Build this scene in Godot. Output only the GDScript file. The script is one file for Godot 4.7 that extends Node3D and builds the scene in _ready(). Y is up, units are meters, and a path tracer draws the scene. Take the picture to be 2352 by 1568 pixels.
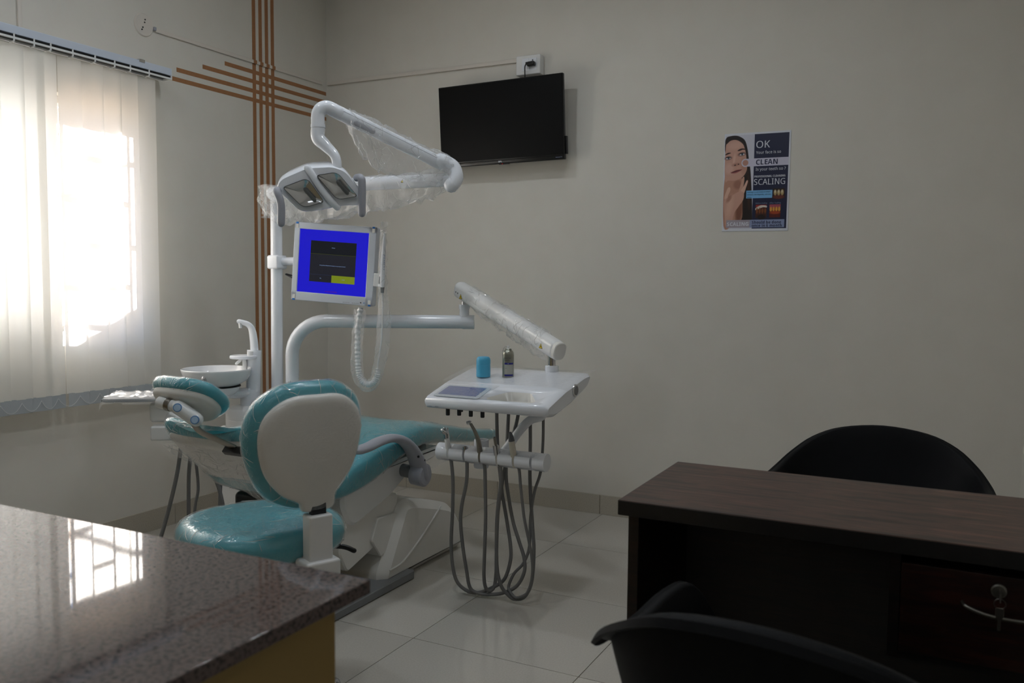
extends Node3D
# A small dental surgery: window with vertical blinds on the left wall, treatment chair and unit in the corner,
# granite counter, desk and shell chairs in front. Metres, y up; the room's far left corner is the origin.

var M := {}
var taken := {}
var rng := RandomNumberGenerator.new()

# ------------------------------------------------------------------ geometry collector
class Geo:
	var t := PackedVector3Array()
	var last := []

	func tri(a: Vector3, b: Vector3, c: Vector3) -> void:
		t.append(a); t.append(b); t.append(c)

	func quad(a: Vector3, b: Vector3, c: Vector3, d: Vector3) -> void:
		tri(a, b, c); tri(a, c, d)

	func orient(from: int) -> void:
		var mid := Vector3.ZERO
		for i in range(from, t.size()):
			mid += t[i]
		mid /= maxf(1.0, t.size() - from)
		var vol := 0.0
		for i in range(from, t.size(), 3):
			vol += (t[i] - mid).dot((t[i + 1] - mid).cross(t[i + 2] - mid))
		if vol > 0.0:
			for i in range(from, t.size(), 3):
				var k := t[i + 1]
				t[i + 1] = t[i + 2]
				t[i + 2] = k

	func fan(r: PackedVector3Array) -> void:
		var c := Vector3.ZERO
		for p in r:
			c += p
		c /= r.size()
		for j in r.size():
			tri(c, r[j], r[(j + 1) % r.size()])

	func rings(r: Array, closed := true, caps := true) -> void:
		var from := t.size()
		last = r
		for i in r.size() - 1:
			var a: PackedVector3Array = r[i]
			var b: PackedVector3Array = r[i + 1]
			var n := a.size()
			for j in (n if closed else n - 1):
				var k := (j + 1) % n
				quad(a[j], a[k], b[k], b[j])
		if closed and caps:
			var first: PackedVector3Array = r[0].duplicate()
			first.reverse()
			fan(first)
			fan(r[r.size() - 1])
		if closed:
			orient(from)

	func box(lo: Vector3, hi: Vector3) -> void:
		rbox((lo + hi) / 2.0, hi - lo, 0.0)

	func rbox(c: Vector3, size: Vector3, r: float, seg := 2, b := Basis.IDENTITY) -> void:
		var h := size / 2.0
		r = minf(r, minf(h.x, minf(h.y, h.z)) * 0.999)
		var from := t.size()
		for axis in 3:
			var u := (axis + 1) % 3
			var v := (axis + 2) % 3
			for s in [-1.0, 1.0]:
				var us := steps(h[u], r, seg)
				var vs := steps(h[v], r, seg)
				var grid := []
				for i in us.size():
					var row := PackedVector3Array()
					for j in vs.size():
						var p := Vector3.ZERO
						p[axis] = s * h[axis]
						p[u] = us[i]
						p[v] = vs[j]
						if r > 0.0:
							var inner := Vector3(clampf(p.x, -h.x + r, h.x - r), clampf(p.y, -h.y + r, h.y - r), clampf(p.z, -h.z + r, h.z - r))
							p = inner + (p - inner).normalized() * r
						row.append(c + b * p)
					grid.append(row)
				for i in us.size() - 1:
					for j in vs.size() - 1:
						if s > 0.0:
							quad(grid[i][j], grid[i + 1][j], grid[i + 1][j + 1], grid[i][j + 1])
						else:
							quad(grid[i][j], grid[i][j + 1], grid[i + 1][j + 1], grid[i + 1][j])
		orient(from)

	func steps(h: float, r: float, seg: int) -> PackedFloat32Array:
		var out := PackedFloat32Array()
		if r <= 0.0:
			out.append(-h); out.append(h)
			return out
		for k in seg + 1:
			out.append(-(h - r) - r * tan(PI / 4.0 * (1.0 - float(k) / seg)))
		for k in seg + 1:
			out.append((h - r) + r * tan(PI / 4.0 * float(k) / seg))
		return out

	func tube(path: PackedVector3Array, r, sides := 12, round_ends := false, flat := 1.0, side_hint := Vector3.ZERO) -> void:
		# r: a number or one per point; flat squeezes the section along the second axis
		var n := path.size()
		var list := []
		var up := Vector3.UP if absf((path[1] - path[0]).normalized().y) < 0.9 else Vector3.RIGHT
		if side_hint != Vector3.ZERO:
			up = side_hint
		var tan0 := (path[1] - path[0]).normalized()
		var side := (up - tan0 * up.dot(tan0)).normalized()
		for i in n:
			var d: Vector3 = (path[mini(i + 1, n - 1)] - path[maxi(i - 1, 0)]).normalized()
			side = (side - d * side.dot(d)).normalized()
			var other := d.cross(side)
			var rad: float = r if r is float else r[i]
			if round_ends and i == 0:
				for k in 3:
					var a := PI / 2.0 * k / 3.0
					list.append(loop(path[0] - d * rad * cos(a), side, other, maxf(rad * sin(a), 0.0002), sides, flat))
			list.append(loop(path[i], side, other, rad, sides, flat))
			if round_ends and i == n - 1:
				for k in 3:
					var a := PI / 2.0 * (k + 1) / 3.0
					list.append(loop(path[i] + d * rad * sin(a), side, other, maxf(rad * cos(a), 0.0002), sides, flat))
		rings(list)

	func loop(c: Vector3, u: Vector3, v: Vector3, r: float, sides: int, flat := 1.0) -> PackedVector3Array:
		var out := PackedVector3Array()
		for k in sides:
			var a := TAU * k / sides
			out.append(c + u * cos(a) * r + v * sin(a) * r * flat)
		return out

	func lathe(profile: Array, segs: int, at: Vector3, b := Basis.IDENTITY) -> void:
		# profile: Vector2(radius, height) from one end to the other
		var list := []
		for p in profile:
			var row := PackedVector3Array()
			for k in segs:
				var a: float = TAU * k / segs
				row.append(at + b * Vector3(cos(a) * p.x, p.y, sin(a) * p.x))
			list.append(row)
		rings(list)

	func prism(poly: PackedVector2Array, depth: float, bevel: float, x: Transform3D) -> void:
		# a polygon in the local xy plane pushed from z = 0 to z = depth
		var from := t.size()
		var small := inset(poly, bevel) if bevel > 0.0 else poly
		var levels := [[small, 0.0], [poly, bevel], [poly, depth - bevel], [small, depth]] if bevel > 0.0 else [[poly, 0.0], [poly, depth]]
		var list := []
		for l in levels:
			var row := PackedVector3Array()
			for p in l[0]:
				row.append(x * Vector3(p.x, p.y, l[1]))
			list.append(row)
		for i in list.size() - 1:
			for j in poly.size():
				var k := (j + 1) % poly.size()
				quad(list[i][j], list[i][k], list[i + 1][k], list[i + 1][j])
		var ears := Geometry2D.triangulate_polygon(poly)
		var s := signed_area(poly)
		for i in range(0, ears.size(), 3):
			var a := ears[i]
			var b := ears[i + 1]
			var c := ears[i + 2]
			var cw: bool = ((poly[b] - poly[a]).cross(poly[c] - poly[a]) < 0.0) != (s < 0.0)
			if cw:
				var k := b
				b = c
				c = k
			tri(list[0][a], list[0][c], list[0][b])
			var e: PackedVector3Array = list[list.size() - 1]
			tri(e[a], e[b], e[c])
		orient(from)

	static func signed_area(p: PackedVector2Array) -> float:
		var s := 0.0
		for i in p.size():
			s += p[i].cross(p[(i + 1) % p.size()])
		return s / 2.0

	static func inset(p: PackedVector2Array, d: float) -> PackedVector2Array:
		var out := PackedVector2Array()
		var s := signf(signed_area(p))
		var n := p.size()
		for i in n:
			var e0 := (p[i] - p[(i + n - 1) % n]).normalized()
			var e1 := (p[(i + 1) % n] - p[i]).normalized()
			var n0 := Vector2(-e0.y, e0.x) * s
			var n1 := Vector2(-e1.y, e1.x) * s
			var m := (n0 + n1).normalized()
			out.append(p[i] + m * d / maxf(0.35, m.dot(n0)))
		return out

	func pad(outline: PackedVector2Array, thick: float, r: float, dome: float, x: Transform3D, curl := 0.0) -> void:
		# a cushion: outline in local xy, thickness along z, rounded rim, domed front
		var c := Vector2.ZERO
		for p in outline:
			c += p
		c /= outline.size()
		var mean := 0.0
		for p in outline:
			mean += p.distance_to(c)
		mean /= outline.size()
		var list := []
		var h := thick / 2.0 - r
		for s in [0.02, 0.45, 0.8]:
			list.append([s * (1.0 - r / mean), -thick / 2.0])
		for k in 9:
			var a: float = -PI / 2.0 + PI * k / 8.0
			list.append([1.0 - r * (1.0 - cos(a)) / mean, (h if a > 0.0 else -h) + r * sin(a)])
		for s in [0.93, 0.85, 0.75, 0.65, 0.52, 0.4, 0.25, 0.12, 0.02]:
			list.append([s * (1.0 - r / mean), thick / 2.0 + dome * (1.0 - s * s)])
		var out := []
		for l in list:
			var row := PackedVector3Array()
			for p in outline:
				var q: Vector2 = c + (p - c) * l[0]
				row.append(x * Vector3(q.x, q.y, l[1] + curl * q.x * q.x))
			out.append(row)
		rings(out)

	func mesh(crease := 38.0, shift := Vector3.ZERO) -> ArrayMesh:
		var count := t.size() / 3
		var face := PackedVector3Array()
		face.resize(count)
		var at := {}
		for i in count:
			var nn := (t[i * 3 + 2] - t[i * 3]).cross(t[i * 3 + 1] - t[i * 3])
			face[i] = nn
			for k in 3:
				var key := Vector3i((t[i * 3 + k] * 20000.0).round())
				if at.has(key):
					at[key].append(i)
				else:
					at[key] = [i]
		var pos := PackedVector3Array()
		var nor := PackedVector3Array()
		var uvs := PackedVector2Array()
		var lim := cos(deg_to_rad(crease))
		for i in count:
			if face[i].length_squared() < 1e-22:
				continue
			var own := face[i].normalized()
			for k in 3:
				var p := t[i * 3 + k]
				var sum := Vector3.ZERO
				for j in at[Vector3i((p * 20000.0).round())]:
					var g: Vector3 = face[j]
					if g.dot(own) > lim * g.length():
						sum += g
				pos.append(p - shift)
				# box mapping in metres
				if absf(own.y) >= absf(own.x) and absf(own.y) >= absf(own.z):
					uvs.append(Vector2(p.x, p.z))
				elif absf(own.z) >= absf(own.x):
					uvs.append(Vector2(p.x, p.y))
				else:
					uvs.append(Vector2(p.z, p.y))
				nor.append(sum.normalized() if sum.length_squared() > 0.0 else own)
		var arr := []
		arr.resize(Mesh.ARRAY_MAX)
		arr[Mesh.ARRAY_VERTEX] = pos
		arr[Mesh.ARRAY_NORMAL] = nor
		arr[Mesh.ARRAY_TEX_UV] = uvs
		var m := ArrayMesh.new()
		m.add_surface_from_arrays(Mesh.PRIMITIVE_TRIANGLES, arr)
		return m


func wrapped(g: Geo, off: float, wob: float, seed_: int) -> Geo:
	# a skin of film standing a little off a body, slack here and there
	var f := FastNoiseLite.new()
	f.seed = seed_
	f.frequency = 1.0
	f.noise_type = FastNoiseLite.TYPE_SIMPLEX_SMOOTH
	var sum := {}
	for i in range(0, g.t.size(), 3):
		var n := (g.t[i + 2] - g.t[i]).cross(g.t[i + 1] - g.t[i])
		for k in 3:
			var key := Vector3i((g.t[i + k] * 20000.0).round())
			sum[key] = sum.get(key, Vector3.ZERO) + n
	var out := Geo.new()
	for p in g.t:
		var n: Vector3 = sum[Vector3i((p * 20000.0).round())]
		out.t.append(p + n.normalized() * (off + wob * absf(f.get_noise_3dv(p * 22.0)) + wob * 0.5 * f.get_noise_3dv(p * 60.0)))
	return out


func folds(parent: Node, rows: Array, count: int, off: float, seed_: int, closed := true) -> void:
	# the sharp pleats of the film: thin ridges running over the skin given by its rows
	var r := RandomNumberGenerator.new()
	r.seed = seed_
	var g := Geo.new()
	var nr := rows.size()
	var nc: int = rows[0].size()
	var mid := Vector3.ZERO
	for row in rows:
		for p in row:
			mid += p / (nr * nc)
	for k in count:
		var u := r.randf_range(1.0, nr - 2.0)
		var v := r.randf_range(0.0, nc if closed else nc - 2.0)
		var goal := r.randf_range(0.012, 0.07)
		var head := r.randf() * TAU
		var path := PackedVector3Array()
		var far := 0.0
		while far < goal and path.size() < 14:
			if u < 0.5 or u > nr - 1.5 or (not closed and (v < 0.0 or v > nc - 1.5)):
				break
			var i := int(u)
			var j := posmod(int(floorf(v)), nc)
			var j2 := (j + 1) % nc
			var a: Vector3 = rows[i][j].lerp(rows[i][j2], v - floorf(v))
			var b: Vector3 = rows[i + 1][j].lerp(rows[i + 1][j2], v - floorf(v))
			var du := b - a
			var dv: Vector3 = rows[i][j2] - rows[i][j]
			var n := du.cross(dv).normalized()
			var p := a.lerp(b, u - i)
			if n.dot(p - mid) < 0.0:
				n = -n
			if path.size():
				far += path[path.size() - 1].distance_to(p + n * off)
			path.append(p + n * off)
			head += r.randf_range(-0.18, 0.18)
			u += cos(head) * 0.007 / maxf(du.length(), 0.002)
			v += sin(head) * 0.007 / maxf(dv.length(), 0.002)
		if path.size() > 2:
			var rad := []
			for i in path.size():
				rad.append(0.0003 + 0.0005 * sin(PI * i / (path.size() - 1.0)))
			g.tube(path, rad, 4)
	var o := part(parent, "film_folds", g, M.film_fold, 20.0)
	o.set_meta("kind", "stuff")


func v3(a: Array) -> PackedVector3Array:
	return PackedVector3Array(a)


func smooth(pts: PackedVector3Array, per := 6) -> PackedVector3Array:
	var out := PackedVector3Array()
	var n := pts.size()
	for i in n - 1:
		var a := pts[maxi(i - 1, 0)]
		var b := pts[i]
		var c := pts[i + 1]
		var d := pts[mini(i + 2, n - 1)]
		for k in per:
			out.append(b.cubic_interpolate(c, a, d, float(k) / per))
	out.append(pts[n - 1])
	return out


func smooth2(pts: PackedVector2Array, per := 5) -> PackedVector2Array:
	var out := PackedVector2Array()
	var n := pts.size()
	for i in n:
		for k in per:
			out.append(pts[i].cubic_interpolate(pts[(i + 1) % n], pts[(i + n - 1) % n], pts[(i + 2) % n], float(k) / per))
	return out


func rounded(pts: PackedVector2Array, r: float, seg := 4) -> PackedVector2Array:
	# a polygon with its corners rounded
	var out := PackedVector2Array()
	var n := pts.size()
	for i in n:
		var a := pts[(i + n - 1) % n]
		var b := pts[i]
		var c := pts[(i + 1) % n]
		var da := minf(r, a.distance_to(b) * 0.45)
		var dc := minf(r, c.distance_to(b) * 0.45)
		var p := b + (a - b).normalized() * da
		var q := b + (c - b).normalized() * dc
		for k in seg + 1:
			var s := float(k) / seg
			out.append(p.lerp(b, s).lerp(b.lerp(q, s), s))
	return out


func oval(rx: float, ry: float, power := 2.0, n := 40) -> PackedVector2Array:
	var out := PackedVector2Array()
	for k in n:
		var a := TAU * k / n
		out.append(Vector2(rx * signf(cos(a)) * pow(absf(cos(a)), 2.0 / power), ry * signf(sin(a)) * pow(absf(sin(a)), 2.0 / power)))
	return out


# ------------------------------------------------------------------ naming
func numbered(called: String) -> String:
	taken[called] = taken.get(called, -1) + 1
	return called if taken[called] == 0 else "%s_%03d" % [called, taken[called]]


func tag(o: Node, label: String, category: String, group := "") -> void:
	o.set_meta("label", label)
	o.set_meta("category", category)
	if group:
		o.set_meta("group", group)


func thing(called: String, label: String, category: String, at := Vector3.ZERO, group := "") -> Node3D:
	var o := Node3D.new()
	o.name = numbered(called)
	add_child(o)
	o.position = at
	o.set_meta("base", at)
	tag(o, label, category, group)
	return o


func base_of(o: Node) -> Vector3:
	while o != self:
		if o.has_meta("base"):
			return o.get_meta("base")
		o = o.get_parent()
	return Vector3.ZERO


func part(parent: Node, called: String, g: Geo, m: Material, crease := 38.0, label := "") -> MeshInstance3D:
	var o := MeshInstance3D.new()
	o.name = called
	o.mesh = g.mesh(crease, base_of(parent))
	o.material_override = m
	parent.add_child(o, true)
	if label:
		o.set_meta("label", label)
	return o


func copy_of(parent: Node, called: String, mesh: Mesh, m: Material, at: Vector3, b := Basis.IDENTITY) -> MeshInstance3D:
	var o := MeshInstance3D.new()
	o.name = called
	o.mesh = mesh
	o.material_override = m
	o.transform = Transform3D(b, at - base_of(parent))
	parent.add_child(o, true)
	return o


func structure(called: String, g: Geo, m: Material) -> MeshInstance3D:
	var o := part(self, called, g, m)
	o.set_meta("kind", "structure")
	return o


func lettering(parent: Node, words: String, at: Vector3, b: Basis, width: float, height: float, m: Material, bold := false, called := "lettering") -> void:
	# flat letters: at = middle of the line, width or height 0 keeps the font's proportion
	var font := SystemFont.new()
	font.font_names = PackedStringArray(["Droid Sans"])
	font.font_weight = 700 if bold else 400
	var t := TextMesh.new()
	t.text = words
	t.font = font
	t.font_size = 32
	t.pixel_size = 0.01
	t.depth = 0.01
	t.curve_step = 2.0
	var box := t.get_aabb()
	var sx := width / box.size.x if width > 0.0 else height / box.size.y
	var sy := height / box.size.y if height > 0.0 else sx
	var o := MeshInstance3D.new()
	o.name = called
	o.mesh = t
	o.material_override = m
	var bb := Basis(b.x * sx, b.y * sy, b.z * 0.05)
	o.transform = Transform3D(bb, at - base_of(parent) - bb * box.get_center())
	parent.add_child(o, true)


# ------------------------------------------------------------------ materials
func noise(kind: int, freq: float, size: int, seed_: int, colors: Array, octaves := 4, fractal := FastNoiseLite.FRACTAL_FBM, stops := []) -> NoiseTexture2D:
	var f := FastNoiseLite.new()
	f.noise_type = kind
	f.frequency = freq
	f.seed = seed_
	f.fractal_type = fractal
	f.fractal_octaves = octaves
	var t := NoiseTexture2D.new()
	t.width = size
	t.height = size
	t.seamless = true
	t.noise = f
	if colors:
		var g := Gradient.new()
		var offs := PackedFloat32Array()
		for i in colors.size():
			offs.append(stops[i] if stops else float(i) / maxf(1.0, colors.size() - 1))
		g.offsets = offs
		g.colors = PackedColorArray(colors)
		t.color_ramp = g
	return t


func normal_noise(kind: int, freq: float, size: int, seed_: int, bump: float, octaves := 3, fractal := FastNoiseLite.FRACTAL_FBM) -> NoiseTexture2D:
	var t := noise(kind, freq, size, seed_, [], octaves, fractal)
	t.as_normal_map = true
	t.bump_strength = bump
	return t


func mat(called: String, color: Color, rough: float, metal := 0.0) -> StandardMaterial3D:
	var m := StandardMaterial3D.new()
	m.resource_name = called
	m.albedo_color = color
	m.roughness = rough
	m.metallic = metal
	M[called] = m
	return m


func triplanar(m: StandardMaterial3D, scale_: float, world := false) -> void:
	m.uv1_triplanar = true
	m.uv1_world_triplanar = world
	m.uv1_scale = Vector3.ONE * scale_


func boxed(m: StandardMaterial3D, scale_: float) -> void:
	m.uv1_scale = Vector3.ONE * scale_


func with_normal(m: StandardMaterial3D, t: Texture2D, amount: float) -> void:
	m.normal_enabled = true
	m.normal_texture = t
	m.normal_scale = amount


func glass(called: String, color: Color, alpha: float, rough: float) -> StandardMaterial3D:
	var m := mat(called, Color(color, alpha), rough)
	m.transparency = BaseMaterial3D.TRANSPARENCY_ALPHA
	m.cull_mode = BaseMaterial3D.CULL_DISABLED
	return m


func crease_map(seed_: int, count: int, strength: float) -> ImageTexture:
	# the folds of clinging film: many short straight ridges crossing one another, tileable
	var n := 512
	var r := RandomNumberGenerator.new()
	r.seed = seed_
	var h := PackedFloat32Array()
	h.resize(n * n)
	for i in count:
		var p := Vector2(r.randf(), r.randf()) * n
		var d := Vector2.from_angle(r.randf() * TAU)
		var steps := r.randi_range(8, 90)
		var amp := r.randf_range(0.25, 1.0) * (1.0 if r.randf() < 0.7 else -0.7)
		var turn := r.randf_range(-0.012, 0.012)
		for k in steps:
			d = d.rotated(turn)
			p += d
			var fade := sin(PI * (k + 0.5) / steps)
			var side := Vector2(-d.y, d.x)
			for w in range(-2, 3):
				var q := p + side * w
				var at := posmod(int(q.y), n) * n + posmod(int(q.x), n)
				var v := amp * fade * (1.0 - absf(w) / 3.0)
				if absf(v) > absf(h[at]):
					h[at] = v
	var im := Image.create_empty(n, n, false, Image.FORMAT_RGBA8)
	for y in n:
		for x in n:
			var v := clampf(0.5 + h[y * n + x] * 0.4, 0.0, 1.0)
			im.set_pixel(x, y, Color(v, v, v))
	im.bump_map_to_normal_map(strength)
	return ImageTexture.create_from_image(im)


func make_materials() -> void:
	var simplex := FastNoiseLite.TYPE_SIMPLEX_SMOOTH
	var cell := FastNoiseLite.TYPE_CELLULAR
	var paint := mat("wall_paint", Color.WHITE, 0.72)
	paint.albedo_texture = noise(simplex, 0.012, 512, 3, [Color(0.85, 0.832, 0.792), Color(0.866, 0.85, 0.813)])
	boxed(paint, 0.7)
	var ceil := mat("ceiling_paint", Color(0.9, 0.89, 0.87), 0.9)
	ceil.metallic_specular = 0.3
	mat("conduit_paint", Color(0.86, 0.83, 0.79), 0.55)
	var brown := mat("stripe_paint", Color.WHITE, 0.6)
	brown.albedo_texture = noise(simplex, 0.05, 256, 8, [Color(0.62, 0.43, 0.28), Color(0.66, 0.465, 0.31)])
	boxed(brown, 3.0)
	for i in 3:
		var tile := mat("floor_tile_%d" % i, Color.WHITE, 0.13)
		var k: float = [0.0, -0.02, 0.018][i]
		tile.albedo_texture = noise(simplex, 0.11, 512, 20 + i, [Color(0.735 + k, 0.715 + k, 0.675 + k), Color(0.76 + k, 0.742 + k, 0.705 + k), Color(0.775 + k, 0.76 + k, 0.725 + k)], 5)
		boxed(tile, 2.1)
		tile.roughness = 0.11
	var grout := mat("grout", Color.WHITE, 0.9)
	grout.albedo_texture = noise(simplex, 0.03, 256, 31, [Color(0.50, 0.42, 0.31), Color(0.60, 0.54, 0.45)])
	boxed(grout, 1.0)
	var skirt := mat("skirting_tile", Color.WHITE, 0.35)
	skirt.albedo_texture = noise(simplex, 0.12, 512, 33, [Color(0.63, 0.605, 0.55), Color(0.73, 0.70, 0.64), Color(0.76, 0.735, 0.68)], 4)
	boxed(skirt, 3.0)
	# white enamelled and moulded parts
	mat("white_enamel", Color(0.915, 0.925, 0.945), 0.13)
	mat("white_plastic", Color(0.90, 0.90, 0.895), 0.25)
	mat("cream_plastic", Color(0.88, 0.87, 0.845), 0.4)
	mat("monitor_white", Color(0.80, 0.82, 0.855), 0.35)
	mat("ceramic", Color(0.9, 0.905, 0.91), 0.07)
	mat("grey_plastic", Color(0.635, 0.64, 0.67), 0.45)
	mat("grey_metal_sheet", Color(0.50, 0.505, 0.51), 0.45)
	mat("dark_plastic", Color(0.13, 0.13, 0.135), 0.45)
	mat("black_plastic", Color(0.03, 0.03, 0.032), 0.35)
	mat("hose_rubber", Color(0.46, 0.455, 0.45), 0.5)
	mat("chrome", Color(0.82, 0.82, 0.83), 0.12, 1.0)
	mat("brushed_steel", Color(0.6, 0.58, 0.55), 0.32, 1.0)
	mat("pale_blue_cap", Color(0.72, 0.82, 0.92), 0.3)
	mat("ring_blue", Color(0.42, 0.60, 0.80), 0.4)
	mat("yellow_sticker", Color(0.90, 0.78, 0.08), 0.5)
	mat("print_black", Color(0.04, 0.04, 0.05), 0.6)
	mat("print_white", Color(0.86, 0.87, 0.9), 0.5)
	mat("print_navy", Color(0.10, 0.12, 0.26), 0.5)
	mat("print_grey", Color(0.5, 0.55, 0.66), 0.5)
	mat("print_blue", Color(0.13, 0.14, 0.5), 0.45)
	# turquoise vinyl, white shells, and the clinging film over them
	var creases := crease_map(61, 1500, 8.0)
	var crumple := normal_noise(cell, 0.03, 512, 62, 7.0, 2)
	var teal := mat("teal_vinyl", Color.WHITE, 0.3)
	teal.albedo_texture = noise(simplex, 0.016, 512, 63, [Color(0.09, 0.58, 0.635), Color(0.12, 0.625, 0.675)], 3)
	triplanar(teal, 2.0)
	mat("shell_white", Color(0.87, 0.86, 0.835), 0.35)
	var cling := glass("cling_film", Color(0.95, 0.96, 0.97), 0.08, 0.07)
	triplanar(cling, 3.2)
	with_normal(cling, creases, 1.0)
	glass("film_fold", Color(0.93, 0.92, 0.89), 0.45, 0.08)
	var film := glass("clear_film", Color(0.95, 0.96, 0.97), 0.15, 0.07)
	triplanar(film, 4.0)
	with_normal(film, creases, 1.0)
	var thin := glass("tight_film", Color(0.95, 0.96, 0.97), 0.08, 0.1)
	triplanar(thin, 5.0)
	with_normal(thin, creases, 0.5)
	# blinds
	var slat := mat("blind_fabric", Color(0.915, 0.91, 0.89), 0.85)
	slat.backlight_enabled = true
	slat.backlight = Color(1.0, 0.995, 0.98)
	mat("blind_weight", Color(0.70, 0.72, 0.73), 0.7)
	mat("aluminium_rail", Color(0.80, 0.83, 0.88), 0.35)
	var frost := mat("frosted_glass", Color(0.93, 0.95, 0.95), 0.5)
	frost.backlight_enabled = true
	frost.backlight = Color(0.60, 0.60, 0.60)
	mat("window_frame", Color(0.78, 0.76, 0.73), 0.4)
	mat("grille_iron", Color(0.55, 0.53, 0.5), 0.6)
	mat("outside_plaster", Color(0.75, 0.66, 0.58), 0.9)
	mat("bark", Color(0.35, 0.28, 0.2), 0.9)
	mat("leaf", Color(0.25, 0.4, 0.15), 0.7)
	mat("earth", Color(0.55, 0.48, 0.4), 0.95)
	# stone, wood
	var granite := mat("granite", Color.WHITE, 0.035)
	granite.albedo_texture = noise(simplex, 0.028, 1024, 81, [Color(0.20, 0.19, 0.195), Color(0.36, 0.33, 0.325), Color(0.46, 0.42, 0.41), Color(0.44, 0.375, 0.355), Color(0.52, 0.48, 0.465)], 5, FastNoiseLite.FRACTAL_FBM, [0.1, 0.38, 0.55, 0.68, 0.95])
	boxed(granite, 4.2)
	mat("cabinet_laminate", Color(0.60, 0.505, 0.31), 0.5)
	var wood := mat("walnut_laminate", Color.WHITE, 0.4)
	var grain := noise(simplex, 0.012, 512, 91, [Color(0.18, 0.125, 0.10), Color(0.35, 0.245, 0.20), Color(0.24, 0.165, 0.135), Color(0.40, 0.285, 0.235)], 5, FastNoiseLite.FRACTAL_FBM, [0.25, 0.45, 0.58, 0.8])
	wood.albedo_texture = grain
	wood.uv1_scale = Vector3(0.5, 6.0, 6.0)
	var dark_wood := mat("dark_laminate", Color(0.40, 0.33, 0.30), 0.45)
	dark_wood.albedo_texture = grain
	dark_wood.uv1_scale = Vector3(0.5, 5.0, 5.0)
	var red_wood := mat("red_laminate", Color(0.55, 0.36, 0.29), 0.4)
	red_wood.albedo_texture = grain
	red_wood.uv1_scale = Vector3(0.5, 5.0, 5.0)
	mat("shell_black", Color(0.038, 0.041, 0.053), 0.62).metallic_specular = 0.3
	mat("dull_metal", Color(0.50, 0.49, 0.46), 0.4, 1.0)
	mat("edge_black", Color(0.075, 0.06, 0.052), 0.5)
	mat("can_steel", Color(0.62, 0.62, 0.57), 0.3, 0.85)
	mat("jar_blue", Color(0.30, 0.66, 0.80), 0.38)
	mat("tv_black", Color(0.012, 0.012, 0.013), 0.4).metallic_specular = 0.3
	mat("tv_bezel", Color(0.03, 0.03, 0.035), 0.12)
	var glow := mat("led_panel", Color(0.9, 0.9, 0.9), 0.4)
	glow.emission_enabled = true
	glow.emission = Color(0.92, 0.96, 1.0)
	glow.emission_energy_multiplier = 3.0
	var red := mat("red_standby", Color(0.3, 0.02, 0.02), 0.4)
	red.emission_enabled = true
	red.emission = Color(1.0, 0.1, 0.08)
	red.emission_energy_multiplier = 0.6


# ------------------------------------------------------------------ start
func _ready() -> void:
	rng.seed = 7
	# camera
	var cam := Camera3D.new()
	cam.name = "camera"
	var lens := CameraAttributesPhysical.new()
	lens.frustum_focal_length = 30.157
	lens.frustum_focus_distance = 3.2
	lens.exposure_aperture = 6.0
	cam.attributes = lens
	add_child(cam)
	cam.fov = 43.4
	cam.near = 0.05
	cam.far = 200.0
	cam.transform = Transform3D(Basis(Vector3(0.89008344, 0.00847884, -0.45571875), Vector3(-0.03958686, 0.99748691, -0.05876009), Vector3(0.45407527, 0.07034186, 0.88818223)), Vector3(3.354, 1.2, 4.1108))
	cam.current = true
	# sky and exposure
	var env := Environment.new()
	env.background_mode = Environment.BG_SKY
	var sky := Sky.new()
	var air := ProceduralSkyMaterial.new()
	air.sky_top_color = Color(0.42, 0.60, 0.86)
	air.sky_horizon_color = Color(0.82, 0.87, 0.92)
	air.ground_horizon_color = Color(0.72, 0.68, 0.62)
	air.ground_bottom_color = Color(0.5, 0.45, 0.4)
	air.sky_energy_multiplier = 1.0
	air.sun_angle_max = 20.0
	sky.sky_material = air
	env.sky = sky
	env.background_energy_multiplier = 3.6
	env.tonemap_mode = Environment.TONE_MAPPER_LINEAR
	env.tonemap_exposure = 1.0
	env.sdfgi_enabled = true
	env.ssao_enabled = true
	env.ssil_enabled = true
	var we := WorldEnvironment.new()
	we.name = "world_environment"
	we.environment = env
	add_child(we)
	# sun, shining down through the window in the left wall
	var sun := DirectionalLight3D.new()
	sun.name = "sun"
	sun.light_color = Color(1.0, 0.98, 0.96)
	sun.light_energy = 18.0
	sun.light_angular_distance = 0.6
	sun.shadow_enabled = true
	add_child(sun)
	sun.look_at_from_position(Vector3.ZERO, Vector3(1.0, -0.5, 0.02), Vector3.UP)

	make_materials()
	build_room()
	build_window()
	build_blind()
	build_wall_things()
	build_ceiling_lights()
	build_counter()
	build_desk()
	build_shell_chairs()
	build_dental_chair()
	build_cuspidor()
	build_lamp()
	build_monitor()
	build_delivery()
	build_instruments()
	build_assistant_tray()
	build_stool()
	build_tray_things()


const RX := 3.643
const RZ := 5.2
const RY := 2.95
const WZ0 := 1.40
const WZ1 := 2.75
const WY0 := 0.95
const WY1 := 1.97


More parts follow.
